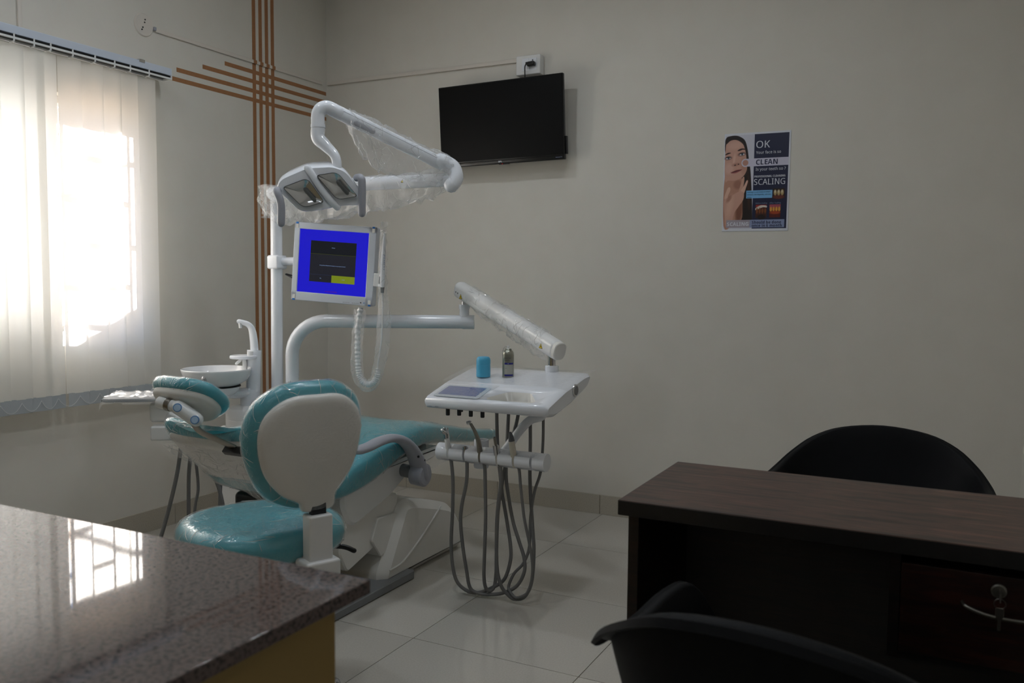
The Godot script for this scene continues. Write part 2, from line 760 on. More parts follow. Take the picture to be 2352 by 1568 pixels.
func build_room() -> void:
	var g := Geo.new()
	g.box(Vector3(-0.22, -0.15, -0.2), Vector3(RX + 0.2, -0.012, RZ + 0.2))
	g.box(Vector3(0, -0.012, 0), Vector3(RX, -0.003, RZ))
	var floor_ := structure("floor", g, M.grout)
	# tiles of 60 cm, cut at the walls
	var xs := [0.0]
	var x := 0.5885
	while x < RX:
		xs.append(x)
		x += 0.6
	xs.append(RX)
	var zs := [0.0]
	var z := 0.5586
	while z < RZ:
		zs.append(z)
		z += 0.6
	zs.append(RZ)
	var made := {}
	for i in xs.size() - 1:
		for j in zs.size() - 1:
			var w: float = xs[i + 1] - xs[i] - 0.0022
			var d: float = zs[j + 1] - zs[j] - 0.0022
			var key := "%.3f %.3f" % [w, d]
			if not made.has(key):
				var tg := Geo.new()
				tg.rbox(Vector3.ZERO, Vector3(w, 0.010, d), 0.0008, 1)
				made[key] = tg.mesh()
			copy_of(floor_, "tile", made[key], M["floor_tile_%d" % ((i * 5 + j * 3 + i * j) % 3)], Vector3((xs[i] + xs[i + 1]) / 2.0, -0.005, (zs[j] + zs[j + 1]) / 2.0))
	g = Geo.new()
	g.box(Vector3(-0.22, 0, -0.2), Vector3(RX + 0.2, RY, 0))
	structure("wall_back", g, M.wall_paint)
	g = Geo.new()
	g.box(Vector3(-0.22, 0, 0), Vector3(0, RY, WZ0))
	g.box(Vector3(-0.22, 0, WZ1), Vector3(0, RY, RZ))
	g.box(Vector3(-0.22, 0, WZ0), Vector3(0, WY0, WZ1))
	g.box(Vector3(-0.22, WY1, WZ0), Vector3(0, RY, WZ1))
	var left := structure("wall_left", g, M.wall_paint)
	g = Geo.new()
	g.box(Vector3(RX, 0, 0), Vector3(RX + 0.2, RY, RZ))
	structure("wall_right", g, M.wall_paint)
	g = Geo.new()
	g.box(Vector3(-0.22, 0, RZ), Vector3(RX + 0.2, RY, RZ + 0.2))
	structure("wall_front", g, M.wall_paint)
	g = Geo.new()
	g.box(Vector3(-0.22, RY, -0.2), Vector3(RX + 0.2, RY + 0.2, RZ + 0.2))
	structure("ceiling", g, M.ceiling_paint)
	# painted stripes crossing on the left wall
	for s in [[0.607, 0.582], [0.559, 0.534], [0.512, 0.487], [0.467, 0.442]]:
		g = Geo.new()
		g.rbox(Vector3(0.0006, RY / 2.0 + 0.051, (s[0] + s[1]) / 2.0), Vector3(0.0012, RY - 0.102, s[0] - s[1]), 0.0004, 1)
		part(left, "painted_stripe", g, M.stripe_paint)
	for s in [[2.298, 0.803], [2.249, 0.95], [2.199, 1.112], [2.152, 1.40]]:
		g = Geo.new()
		g.rbox(Vector3(0.0004, s[0] - 0.001, s[1] / 2.0 + 0.002), Vector3(0.0008, 0.021, s[1] - 0.004), 0.0003, 1)
		part(left, "painted_stripe", g, M.stripe_paint)
	# skirting tiles
	skirting("baseboard_back", Vector3(0, 0, 0), Vector3(1, 0, 0), RX, 0.576, Vector3(0, 0, 1))
	skirting("baseboard_left", Vector3(0, 0, 0.012), Vector3(0, 0, 1), RZ - 0.024, 0.569, Vector3(1, 0, 0))
	skirting("baseboard_right", Vector3(RX, 0, 0.012), Vector3(0, 0, 1), RZ - 0.024, 0.3, Vector3(-1, 0, 0))
	skirting("baseboard_front", Vector3(0, 0, RZ), Vector3(1, 0, 0), RX, 0.4, Vector3(0, 0, -1))


func skirting(called: String, from: Vector3, along: Vector3, length: float, first: float, out: Vector3) -> void:
	var g := Geo.new()
	var mid := from + along * length / 2.0 + out * 0.003 + Vector3.UP * 0.048
	g.rbox(mid, Vector3(absf(along.x), 0, absf(along.z)) * (length - 0.002) + Vector3(0, 0.096, 0) + out.abs() * 0.006, 0.0, 1)
	var root := structure(called, g, M.grout)
	var s := 0.0
	var e := first
	while s < length - 0.01:
		e = minf(e, length)
		var w := e - s - 0.0025
		g = Geo.new()
		g.rbox(from + along * (s + e) / 2.0 + out * 0.006 + Vector3.UP * 0.0507, Vector3(absf(along.x), 0, absf(along.z)) * w + Vector3(0, 0.1014, 0) + out.abs() * 0.012, 0.0015, 1)
		part(root, "skirting_tile", g, M.skirting_tile)
		s = e
		e += 0.6


# ------------------------------------------------------------------ window, outside and blind
func build_window() -> void:
	var g := Geo.new()
	var zx := -0.10
	for b in [[WZ0, WY0, WZ0 + 0.03, WY1], [WZ1 - 0.03, WY0, WZ1, WY1], [WZ0, WY0, WZ1, WY0 + 0.03], [WZ0, WY1 - 0.03, WZ1, WY1]]:
		g.box(Vector3(zx - 0.035, b[1], b[0]), Vector3(zx + 0.035, b[3], b[2]))
	var root := structure("window_1", g, M.window_frame)
	# a closed sash with frosted glass; the other half stands open
	g = Geo.new()
	var a := 1.79
	var e := WZ1 - 0.03
	for b in [[a, WY0 + 0.03, a + 0.055, WY1 - 0.03], [e - 0.05, WY0 + 0.03, e, WY1 - 0.03], [a, WY0 + 0.03, e, WY0 + 0.075], [a, WY1 - 0.075, e, WY1 - 0.03]]:
		g.box(Vector3(zx + 0.012, b[1], b[0]), Vector3(zx + 0.042, b[3], b[2]))
	var sash := part(root, "window_sash", g, M.window_frame)
	g = Geo.new()
	g.quad(Vector3(zx + 0.026, WY0 + 0.07, a + 0.05), Vector3(zx + 0.026, WY1 - 0.07, a + 0.05), Vector3(zx + 0.026, WY1 - 0.07, e - 0.045), Vector3(zx + 0.026, WY0 + 0.07, e - 0.045))
	part(sash, "pane", g, M.frosted_glass)
	# iron grille: uprights with short staggered rungs
	var gx := -0.16
	var ups := [WZ0 + 0.005, 1.453, 1.571, 1.680, 1.768, 1.87, 1.98, 2.09, 2.2, 2.31, 2.42, 2.53, 2.64, WZ1 - 0.005]
	for k in ups.size():
		g = Geo.new()
		g.rbox(Vector3(gx, (WY0 + WY1) / 2.0, ups[k]), Vector3(0.014, WY1 - WY0, 0.014), 0.002, 1)
		part(root, "grille_bar", g, M.grille_iron)
		if k == ups.size() - 1:
			break
		for y in ([1.82, 1.452, 1.103] if k % 2 == 0 else [1.64, 1.274]):
			g = Geo.new()
			g.rbox(Vector3(gx, y, (ups[k] + ups[k + 1]) / 2.0), Vector3(0.01, 0.024, ups[k + 1] - ups[k] - 0.014), 0.002, 1)
			part(root, "grille_rung", g, M.grille_iron)
	# outside: ground, the neighbour's sloping wall, a cable and a branch, whose shadows fall on the blind
	g = Geo.new()
	g.box(Vector3(-14, -0.5, -8), Vector3(-0.22, -0.3, 12))
	var ground := structure("ground_outside", g, M.earth)
	ground.set_meta("label", "bare ground outside the window")
	g = Geo.new()
	var prof := PackedVector2Array([Vector2(1.92, -0.3), Vector2(1.92, 1.25), Vector2(1.78, 1.67), Vector2(1.42, 1.85), Vector2(0.2, 2.45), Vector2(0.2, -0.3)])
	g.prism(prof, 0.12, 0.0, Transform3D(Basis(Vector3(0, 0, 1), Vector3(0, 1, 0), Vector3(-1, 0, 0)), Vector3(-1.5, 0, 0)))
	var nb := thing("neighbouring_wall", "plastered wall with sloping top just outside the window", "wall", Vector3(-1.56, -0.3, 1.1))
	part(nb, "plaster", g, M.outside_plaster)
	g = Geo.new()
	g.tube(smooth(v3([Vector3(-0.9, 2.36, 2.2), Vector3(-0.9, 2.31, 1.73), Vector3(-0.9, 2.25, 1.49), Vector3(-0.9, 2.2, 1.2), Vector3(-0.9, 2.17, 0.6)])), 0.003, 6)
	var cb := thing("overhead_cable", "thin dark cable strung across outside the window", "cable", Vector3(-0.9, 2.2, 1.4))
	part(cb, "strand", g, M.print_black)
	var tr := thing("tree_branch", "bare leafy branch reaching past the window outside", "branch", Vector3(-2.4, 2.9, 1.5))
	g = Geo.new()
	g.tube(smooth(v3([Vector3(-2.4, 2.66, 2.1), Vector3(-2.4, 2.76, 1.75), Vector3(-2.4, 2.83, 1.6), Vector3(-2.4, 2.92, 1.45), Vector3(-2.4, 3.05, 1.1)])), 0.018, 8)
	part(tr, "bough", g, M.bark)
	g = Geo.new()
	g.tube(smooth(v3([Vector3(-2.4, 2.60, 2.0), Vector3(-2.4, 2.70, 1.72), Vector3(-2.4, 2.73, 1.55)])), 0.008, 6)
	part(tr, "twig", g, M.bark)
	g = Geo.new()
	g.tube(smooth(v3([Vector3(-2.4, 2.42, 1.95), Vector3(-2.4, 2.5, 1.7), Vector3(-2.4, 2.62, 1.5)])), 0.005, 6)
	part(tr, "twig", g, M.bark)


func build_blind() -> void:
	var at := Vector3(0.08, 0.65, 1.3)
	var root := thing("vertical_blind", "cream vertical fabric blind drawn across the sunlit window", "blind", at)
	var top := 2.112
	# headrail
	var g := Geo.new()
	var prof := rounded(PackedVector2Array([Vector2(0.045, 2.131), Vector2(0.108, 2.131), Vector2(0.108, 2.164), Vector2(0.045, 2.164)]), 0.004, 2)
	g.prism(prof, 1.78, 0.0, Transform3D(Basis(Vector3(1, 0, 0), Vector3(0, 1, 0), Vector3(0, 0, 1)), Vector3(0, 0, 1.237)))
	var rail := part(root, "headrail", g, M.aluminium_rail)
	g = Geo.new()
	g.rbox(Vector3(0.0765, 2.138, 1.2355), Vector3(0.062, 0.052, 0.006), 0.002)
	part(rail, "end_cap", g, M.white_plastic)
	g = Geo.new()
	g.rbox(Vector3(0.055, 2.1665, 1.40), Vector3(0.11, 0.004, 0.03), 0.001, 1)
	g.rbox(Vector3(0.109, 2.161, 1.40), Vector3(0.003, 0.012, 0.03), 0.001, 1)
	g.rbox(Vector3(0.002, 2.150, 1.40), Vector3(0.003, 0.036, 0.03), 0.001, 1)
	part(rail, "bracket", g, M.chrome)
	g = Geo.new()
	g.box(Vector3(0.052, 2.120, 1.24), Vector3(0.102, 2.131, 3.016))
	part(rail, "carrier_track", g, M.black_plastic)
	g = Geo.new()
	g.rbox(Vector3(0.105, 2.117, 2.127), Vector3(0.006, 0.008, 1.778), 0.001, 1)
	part(rail, "front_lip", g, M.white_plastic)
	g = Geo.new()
	g.rbox(Vector3(0.048, 2.117, 2.127), Vector3(0.006, 0.008, 1.778), 0.001, 1)
	part(rail, "rear_lip", g, M.white_plastic)
	# one slat: a strip with a slight curl, its pocket weight at the foot
	var sg := Geo.new()
	var rows := []
	for i in 9:
		var y := lerpf(0.712, top - 0.012, i / 8.0)
		var front := PackedVector3Array()
		for k in 9:
			var u := -0.05 + 0.1 * k / 8.0
			front.append(Vector3(0.006 * (1.0 - pow(u / 0.05, 2.0)), y, u))
		rows.append(front)
	sg.rings(rows, false, false)
	var slat_mesh := sg.mesh()
	var wg := Geo.new()
	wg.rbox(Vector3(0.004, 0.685, 0), Vector3(0.0022, 0.058, 0.088), 0.0008, 1)
	var weight_mesh := wg.mesh()
	var cg := Geo.new()
	cg.rbox(Vector3(0.031, top + 0.008, 0), Vector3(0.006, 0.03, 0.006), 0.002, 1)
	cg.rbox(Vector3(0.015, top - 0.008, 0), Vector3(0.03, 0.005, 0.008), 0.001, 1)
	var clip_mesh := cg.mesh()
	var spots := [1.356, 1.447, 1.538, 1.635, 1.729, 1.832, 1.903, 1.986, 2.073, 2.16, 2.247, 2.334, 2.421, 2.508, 2.595, 2.682, 2.769, 2.856, 2.943]
	var prev := Vector3.ZERO
	for k in spots.size():
		var turn := -0.12 - 0.05 * sin(k * 2.3)
		if k == 5:
			turn = 0.10
		var b := Basis(Vector3.UP, turn)
		var p := Vector3(0.074, 0, spots[k])
		var lean := Basis(Vector3(1, 0, 0), 0.003 * sin(k * 1.7))
		var s := copy_of(root, "slat", slat_mesh, M.blind_fabric, p, b * lean)
		for m in [["weight", weight_mesh, M.blind_weight], ["carrier_clip", clip_mesh, M.white_plastic]]:
			var o := MeshInstance3D.new()
			o.name = m[0]
			o.mesh = m[1]
			o.material_override = m[2]
			s.add_child(o, true)
		# bead chain drooping to the next weight
		var here := p + b * Vector3(0.008, 0.700, 0.0)
		if k > 0:
			var path := PackedVector3Array()
			for i in 15:
				var q := i / 14.0
				path.append(prev.lerp(here, q) + Vector3(0.004, -0.038 * 4.0 * q * (1.0 - q), 0))
			var rr := []
			for i in 57:
				rr.append(0.0014 if i % 2 == 0 else 0.0006)
			var fine := smooth(path, 4)
			g = Geo.new()
			g.tube(fine, rr, 5)
			part(root, "bead_chain", g, M.white_plastic)
		prev = here


# ------------------------------------------------------------------ things on the walls
func build_wall_things() -> void:
	# flat cable conduit along both walls
	var g := Geo.new()
	g.rbox(Vector3(0.0055, 2.350, 0.642), Vector3(0.009, 0.018, 1.19), 0.002, 1)
	var left := thing("cable_conduit", "flat painted cable channel along the left wall from the round cover", "conduit", Vector3(0.0, 2.342, 0.64))
	part(left, "channel", g, M.conduit_paint)
	for s in [0.5945, 0.5465, 0.4995, 0.4545]:
		g = Geo.new()
		g.rbox(Vector3(0.0058, 2.350, s), Vector3(0.0106, 0.0192, 0.024), 0.001, 1)
		part(left, "painted_band", g, M.stripe_paint)
	g = Geo.new()
	g.rbox(Vector3(0.652, 2.354, 0.008), Vector3(1.27, 0.02, 0.013), 0.002, 1)
	var back := thing("cable_conduit", "flat painted cable channel along the back wall to the socket", "conduit", Vector3(0.65, 2.344, 0.0))
	part(back, "channel", g, M.conduit_paint)
	# upright channel above the blind
	g = Geo.new()
	g.rbox(Vector3(0.006, 2.55, 1.895), Vector3(0.01, 0.76, 0.016), 0.002, 1)
	var up := thing("cable_conduit", "narrow upright cable channel above the window blind", "conduit", Vector3(0, 2.17, 1.895))
	part(up, "channel", g, M.conduit_paint)
	# round junction cover
	var c := Vector3(0, 2.358, 1.298)
	var rot := Basis(Vector3(0, 0, 1), -PI / 2.0)
	var jc := thing("junction_cover", "round white electrical cover plate high on the left wall", "cover plate", c)
	g = Geo.new()
	g.lathe([Vector2(0.0, 0.0), Vector2(0.052, 0.0), Vector2(0.052, 0.003), Vector2(0.049, 0.007), Vector2(0.0, 0.008)], 36, c, rot)
	part(jc, "plate", g, M.conduit_paint)
	for p in [Vector2(-0.022, 0.006), Vector2(-0.010, 0.004), Vector2(0.012, -0.004), Vector2(0.022, -0.008)]:
		g = Geo.new()
		g.lathe([Vector2(0, 0.0), Vector2(0.0035, 0.0), Vector2(0.0035, 0.0095), Vector2(0.0, 0.0095)], 10, c + Vector3(0, -p.x * 1.1, -p.y * 1.3 + 0.004), rot)
		part(jc, "screw", g, M.dark_plastic)
	g = Geo.new()
	g.rbox(c + Vector3(0.008, -0.004, -0.056), Vector3(0.014, 0.016, 0.012), 0.002)
	part(jc, "cable_entry", g, M.grey_plastic)

	# surface socket with plug
	var so := thing("socket_box", "white surface-mounted power socket box above the television", "socket", Vector3(1.357, 2.30, 0.0))
	g = Geo.new()
	g.rbox(Vector3(1.357, 2.315, 0.026), Vector3(0.138, 0.098, 0.050), 0.005, 2)
	var bx := part(so, "box", g, M.white_plastic)
	g = Geo.new()
	g.rbox(Vector3(1.343, 2.317, 0.0515), Vector3(0.038, 0.062, 0.002), 0.001, 1)
	part(bx, "switch_plate", g, M.white_enamel)
	g = Geo.new()
	g.rbox(Vector3(1.385, 2.317, 0.0515), Vector3(0.044, 0.062, 0.002), 0.001, 1)
	part(bx, "outlet_plate", g, M.white_enamel)
	g = Geo.new()
	g.lathe([Vector2(0, 0), Vector2(0.0035, 0), Vector2(0.0035, 0.0016), Vector2(0, 0.0016)], 10, Vector3(1.385, 2.336, 0.0518), Basis(Vector3(1, 0, 0), PI / 2.0))
	part(bx, "earth_hole", g, M.print_black)
	var pl := thing("power_cord", "black plug and cord of the television hanging from the wall socket", "power cord", Vector3(1.37, 2.31, 0.053))
	g = Geo.new()
	g.rbox(Vector3(1.384, 2.313, 0.068), Vector3(0.044, 0.024, 0.030), 0.008, 2, Basis(Vector3(0, 0, 1), 0.05))
	g.rbox(Vector3(1.362, 2.317, 0.070), Vector3(0.016, 0.014, 0.014), 0.004, 2)
	part(pl, "plug", g, M.black_plastic)
	g = Geo.new()
	g.tube(smooth(v3([Vector3(1.362, 2.316, 0.07), Vector3(1.352, 2.306, 0.073), Vector3(1.350, 2.28, 0.072), Vector3(1.349, 2.24, 0.068), Vector3(1.345, 2.19, 0.066)])), 0.0032, 8)
	part(pl, "cord", g, M.black_plastic)

	build_tv()
	build_poster()


func build_tv() -> void:
	# a 32 inch television hung on a bracket, leaning a little forward
	var c := Vector3(1.226, 2.022, 0.102)
	var tv := thing("television", "black flat-screen television mounted high on the back wall", "television", c)
	var b := Basis(Vector3(0, 0, 1), 0.012) * Basis(Vector3(1, 0, 0), 0.065)
	var g := Geo.new()
	g.rbox(c, Vector3(0.728, 0.424, 0.022), 0.004, 2, b)
	g.rbox(c + b * Vector3(0, -0.05, -0.026), Vector3(0.52, 0.26, 0.036), 0.012, 2, b)
	var body := part(tv, "housing", g, M.tv_bezel)
	g = Geo.new()
	g.rbox(c + b * Vector3(0, 0.010, 0.0108), Vector3(0.716, 0.392, 0.0022), 0.001, 1, b)
	part(tv, "screen", g, M.tv_black)
	g = Geo.new()
	g.rbox(c + b * Vector3(0, -0.2, 0.013), Vector3(0.728, 0.018, 0.008), 0.003, 2, b)
	var strip := part(tv, "lower_strip", g, M.tv_bezel)
	lettering(strip, "BPL", c + b * Vector3(0.0, -0.2, 0.0174), b, 0.02, 0.0, M.print_white, true)
	lettering(strip, "Android TV", c + b * Vector3(0.335, -0.2, 0.0174), b, 0.036, 0.0, M.print_grey)
	g = Geo.new()
	g.rbox(c + b * Vector3(0.02, -0.213, 0.010), Vector3(0.06, 0.006, 0.012), 0.002, 1, b)
	part(strip, "sensor", g, M.black_plastic)
	g = Geo.new()
	g.lathe([Vector2(0, -0.002), Vector2(0.0022, -0.001), Vector2(0.0022, 0.001), Vector2(0, 0.002)], 8, c + b * Vector3(0.012, -0.213, 0.017))
	part(strip, "standby_light", g, M.red_standby)
	g = Geo.new()
	g.rbox(c + b * Vector3(0.366, -0.14, -0.012), Vector3(0.01, 0.09, 0.02), 0.003, 2, b)
	part(body, "side_connector", g, M.black_plastic)
	for bx in [1.085, 1.365]:
		g = Geo.new()
		g.box(Vector3(bx - 0.035, 1.93, 0.0), Vector3(bx + 0.035, 2.1, 0.012))
		g.box(Vector3(bx - 0.025, 1.95, 0.010), Vector3(bx + 0.025, 2.08, 0.062))
		part(tv, "wall_bracket", g, M.dark_plastic)


# ------------------------------------------------------------------ poster
func blob(im: Image, c: Vector2, r: Vector2, rot: float, col: Color, soft: float) -> void:
	# a soft-edged ellipse laid over the print; sizes in pixels
	var m := maxf(r.x, r.y) + soft + 1.0
	for y in range(maxi(0, int(c.y - m)), mini(im.get_height(), int(c.y + m) + 1)):
		for x in range(maxi(0, int(c.x - m)), mini(im.get_width(), int(c.x + m) + 1)):
			var p := (Vector2(x, y) - c).rotated(-rot)
			var d := (Vector2(p.x / r.x, p.y / r.y).length() - 1.0) * minf(r.x, r.y)
			var a := clampf(0.5 - d / maxf(soft, 0.8), 0.0, 1.0) * col.a
			if a > 0.0:
				im.set_pixel(x, y, im.get_pixel(x, y).lerp(Color(col, 1.0), a))


func shape(im: Image, pts: PackedVector2Array, col: Color, soft := 1.0) -> void:
	var lo := Vector2(1e9, 1e9)
	var hi := -lo
	for p in pts:
		lo = lo.min(p)
		hi = hi.max(p)
	for y in range(maxi(0, int(lo.y - soft)), mini(im.get_height(), int(hi.y + soft) + 1)):
		for x in range(maxi(0, int(lo.x - soft)), mini(im.get_width(), int(hi.x + soft) + 1)):
			var p := Vector2(x + 0.5, y + 0.5)
			var d := 1e9
			for i in pts.size():
				var q := Geometry2D.get_closest_point_to_segment(p, pts[i], pts[(i + 1) % pts.size()])
				d = minf(d, p.distance_to(q))
			if Geometry2D.is_point_in_polygon(p, pts):
				d = -d
			var a := clampf(0.5 - d / maxf(soft, 0.8), 0.0, 1.0) * col.a
			if a > 0.0:
				im.set_pixel(x, y, im.get_pixel(x, y).lerp(Color(col, 1.0), a))


func curve(pts: Array) -> PackedVector2Array:
	return smooth2(PackedVector2Array(pts), 4)


func poster_print() -> Image:
	var w := 384
	var h := 576
	var im := Image.create_empty(w, h, false, Image.FORMAT_RGBA8)
	im.fill(Color(0.86, 0.87, 0.9))
	# photo half: pale backdrop, hair, face, hand
	im.fill_rect(Rect2i(8, 10, 369, 552), Color(0.80, 0.80, 0.85))
	var hair := Color(0.13, 0.09, 0.08)
	var skin := Color(0.80, 0.62, 0.55)
	shape(im, curve([Vector2(8, 28), Vector2(40, 14), Vector2(80, 16), Vector2(118, 40), Vector2(136, 90), Vector2(146, 150), Vector2(158, 220), Vector2(168, 330), Vector2(176, 460), Vector2(170, 540), Vector2(110, 540), Vector2(100, 400), Vector2(60, 200), Vector2(8, 120)]), hair, 3.0)
	blob(im, Vector2(150, 330), Vector2(9, 110), -0.06, Color(0.34, 0.20, 0.12, 0.6), 10.0)
	# neck and shoulder
	shape(im, curve([Vector2(8, 250), Vector2(60, 250), Vector2(106, 255), Vector2(112, 330), Vector2(118, 430), Vector2(114, 510), Vector2(60, 545), Vector2(8, 545)]), Color(0.74, 0.55, 0.47), 3.0)
	blob(im, Vector2(98, 450), Vector2(20, 80), 0.05, Color(0.42, 0.25, 0.18, 0.75), 14.0)
	blob(im, Vector2(85, 300), Vector2(24, 26), 0.3, Color(0.62, 0.43, 0.36, 0.8), 14.0)
	# face
	shape(im, curve([Vector2(8, 70), Vector2(30, 42), Vector2(70, 36), Vector2(104, 52), Vector2(124, 100), Vector2(133, 150), Vector2(138, 190), Vector2(134, 225), Vector2(112, 258), Vector2(70, 276), Vector2(30, 274), Vector2(8, 268)]), skin, 3.0)
	blob(im, Vector2(60, 70), Vector2(42, 22), -0.1, Color(0.86, 0.70, 0.64, 0.6), 20.0)
	blob(im, Vector2(118, 190), Vector2(16, 46), -0.1, Color(0.68, 0.49, 0.42, 0.5), 18.0)
	blob(im, Vector2(30, 205), Vector2(26, 30), 0.0, Color(0.88, 0.73, 0.68, 0.6), 20.0)
	# hair line over the forehead
	shape(im, curve([Vector2(8, 26), Vector2(46, 12), Vector2(90, 20), Vector2(122, 58), Vector2(130, 100), Vector2(112, 66), Vector2(78, 40), Vector2(40, 36), Vector2(8, 60)]), hair, 4.0)
	# brows, eyes
	shape(im, curve([Vector2(78, 101), Vector2(96, 90), Vector2(116, 90), Vector2(126, 97), Vector2(108, 97), Vector2(90, 103)]), Color(0.22, 0.14, 0.12), 2.5)
	shape(im, curve([Vector2(8, 118), Vector2(24, 110), Vector2(40, 112), Vector2(26, 118), Vector2(8, 124)]), Color(0.22, 0.14, 0.12), 2.5)
	blob(im, Vector2(104, 122), Vector2(22, 11), -0.15, Color(0.40, 0.28, 0.27, 0.8), 8.0)
	blob(im, Vector2(106, 124), Vector2(15, 5), -0.15, Color(0.85, 0.85, 0.87), 2.0)
	blob(im, Vector2(106, 123), Vector2(6, 6), 0.0, Color(0.20, 0.26, 0.32), 2.0)
	shape(im, curve([Vector2(86, 124), Vector2(98, 115), Vector2(114, 115), Vector2(126, 119), Vector2(112, 118), Vector2(98, 119)]), Color(0.1, 0.07, 0.07), 2.0)
	blob(im, Vector2(24, 142), Vector2(20, 10), -0.1, Color(0.40, 0.28, 0.27, 0.8), 8.0)
	blob(im, Vector2(24, 143), Vector2(14, 5), -0.1, Color(0.85, 0.85, 0.87), 2.0)
	blob(im, Vector2(26, 142), Vector2(6, 6), 0.0, Color(0.20, 0.26, 0.32), 2.0)
	shape(im, curve([Vector2(8, 141), Vector2(20, 134), Vector2(34, 134), Vector2(42, 139), Vector2(28, 138), Vector2(14, 141)]), Color(0.1, 0.07, 0.07), 2.0)
	# nose and mouth
	blob(im, Vector2(60, 150), Vector2(7, 30), 0.12, Color(0.9, 0.76, 0.70, 0.6), 8.0)
	blob(im, Vector2(70, 182), Vector2(22, 9), -0.15, Color(0.66, 0.46, 0.40, 0.6), 7.0)
	blob(im, Vector2(66, 185), Vector2(5, 3), -0.3, Color(0.22, 0.12, 0.11), 2.5)
	blob(im, Vector2(86, 180), Vector2(4, 3), 0.2, Color(0.25, 0.14, 0.12), 2.5)
	shape(im, curve([Vector2(42, 229), Vector2(62, 219), Vector2(80, 213), Vector2(108, 212), Vector2(96, 222), Vector2(72, 232), Vector2(54, 233)]), Color(0.62, 0.33, 0.33), 3.0)
	shape(im, curve([Vector2(42, 229), Vector2(70, 220), Vector2(110, 212), Vector2(74, 224)]), Color(0.25, 0.10, 0.10), 2.0)
	# hand under the chin
	var lit := Color(0.86, 0.70, 0.62)
	shape(im, curve([Vector2(92, 350), Vector2(104, 300), Vector2(112, 262), Vector2(124, 258), Vector2(122, 300), Vector2(110, 352)]), Color(0.80, 0.62, 0.54), 3.0)
	shape(im, curve([Vector2(100, 350), Vector2(122, 310), Vector2(138, 278), Vector2(146, 284), Vector2(136, 320), Vector2(120, 365)]), lit, 3.0)
	shape(im, curve([Vector2(8, 380), Vector2(18, 340), Vector2(30, 316), Vector2(42, 318), Vector2(42, 336), Vector2(30, 365), Vector2(24, 400)]), lit, 3.0)
	shape(im, curve([Vector2(8, 390), Vector2(44, 372), Vector2(76, 350), Vector2(104, 340), Vector2(124, 352), Vector2(122, 390), Vector2(96, 430), Vector2(70, 470), Vector2(60, 520), Vector2(62, 548), Vector2(20, 548), Vector2(14, 480), Vector2(8, 450)]), skin, 3.0)
	blob(im, Vector2(40, 430), Vector2(18, 60), 0.2, Color(0.88, 0.72, 0.64, 0.6), 20.0)
	blob(im, Vector2(36, 384), Vector2(10, 22), 0.6, Color(0.62, 0.42, 0.35, 0.6), 8.0)
	# navy panel with its bands
	im.fill_rect(Rect2i(177, 10, 198, 552), Color(0.105, 0.125, 0.25))
	im.fill_rect(Rect2i(130, 151, 245, 46), Color(0.80, 0.79, 0.86))
	blob(im, Vector2(127, 174), Vector2(24, 24), 0.0, Color(0.80, 0.79, 0.86), 1.5)
	blob(im, Vector2(127, 174), Vector2(17, 17), 0.0, Color(0.74, 0.55, 0.49), 1.5)
	im.fill_rect(Rect2i(138, 338, 152, 46), Color(0.48, 0.72, 0.90))
	# three small photographs of teeth
	im.fill_rect(Rect2i(292, 330, 70, 56), Color(0.16, 0.09, 0.07))
	blob(im, Vector2(326, 380), Vector2(34, 12), 0.0, Color(0.40, 0.18, 0.13), 5.0)
	for k in 3:
		blob(im, Vector2(306 + 20 * k, 354), Vector2(9, 17), 0.0, Color(0.72, 0.62, 0.42), 4.0)
		blob(im, Vector2(305 + 20 * k, 348), Vector2(5, 9), 0.0, Color(0.84, 0.80, 0.68), 4.0)
	im.fill_rect(Rect2i(196, 423, 64, 76), Color(0.26, 0.10, 0.06))
	im.fill_rect(Rect2i(196, 423, 64, 14), Color(0.62, 0.18, 0.16))
	shape(im, curve([Vector2(196, 442), Vector2(220, 428), Vector2(240, 426), Vector2(260, 430), Vector2(260, 440), Vector2(240, 438), Vector2(218, 446), Vector2(196, 454)]), Color(0.86, 0.82, 0.78), 2.0)
	for k in 4:
		blob(im, Vector2(204 + 16 * k, 458), Vector2(6, 16), 0.0, Color(0.50, 0.28, 0.12), 5.0)
	blob(im, Vector2(230, 494), Vector2(22, 14), 0.0, Color(0.12, 0.05, 0.04), 6.0)
	im.fill_rect(Rect2i(276, 423, 64, 76), Color(0.36, 0.10, 0.06))
	im.fill_rect(Rect2i(276, 423, 64, 20), Color(0.66, 0.30, 0.36))
	for k in 4:
		blob(im, Vector2(284 + 16 * k, 450), Vector2(7, 14), 0.0, Color(0.86, 0.62, 0.26), 4.0)
	blob(im, Vector2(308, 470), Vector2(30, 9), 0.0, Color(0.66, 0.26, 0.10), 5.0)
	# foot band
	im.fill_rect(Rect2i(24, 510, 140, 46), Color(0.66, 0.62, 0.66))
	im.fill_rect(Rect2i(164, 510, 200, 46), Color(0.56, 0.60, 0.74))
	return im


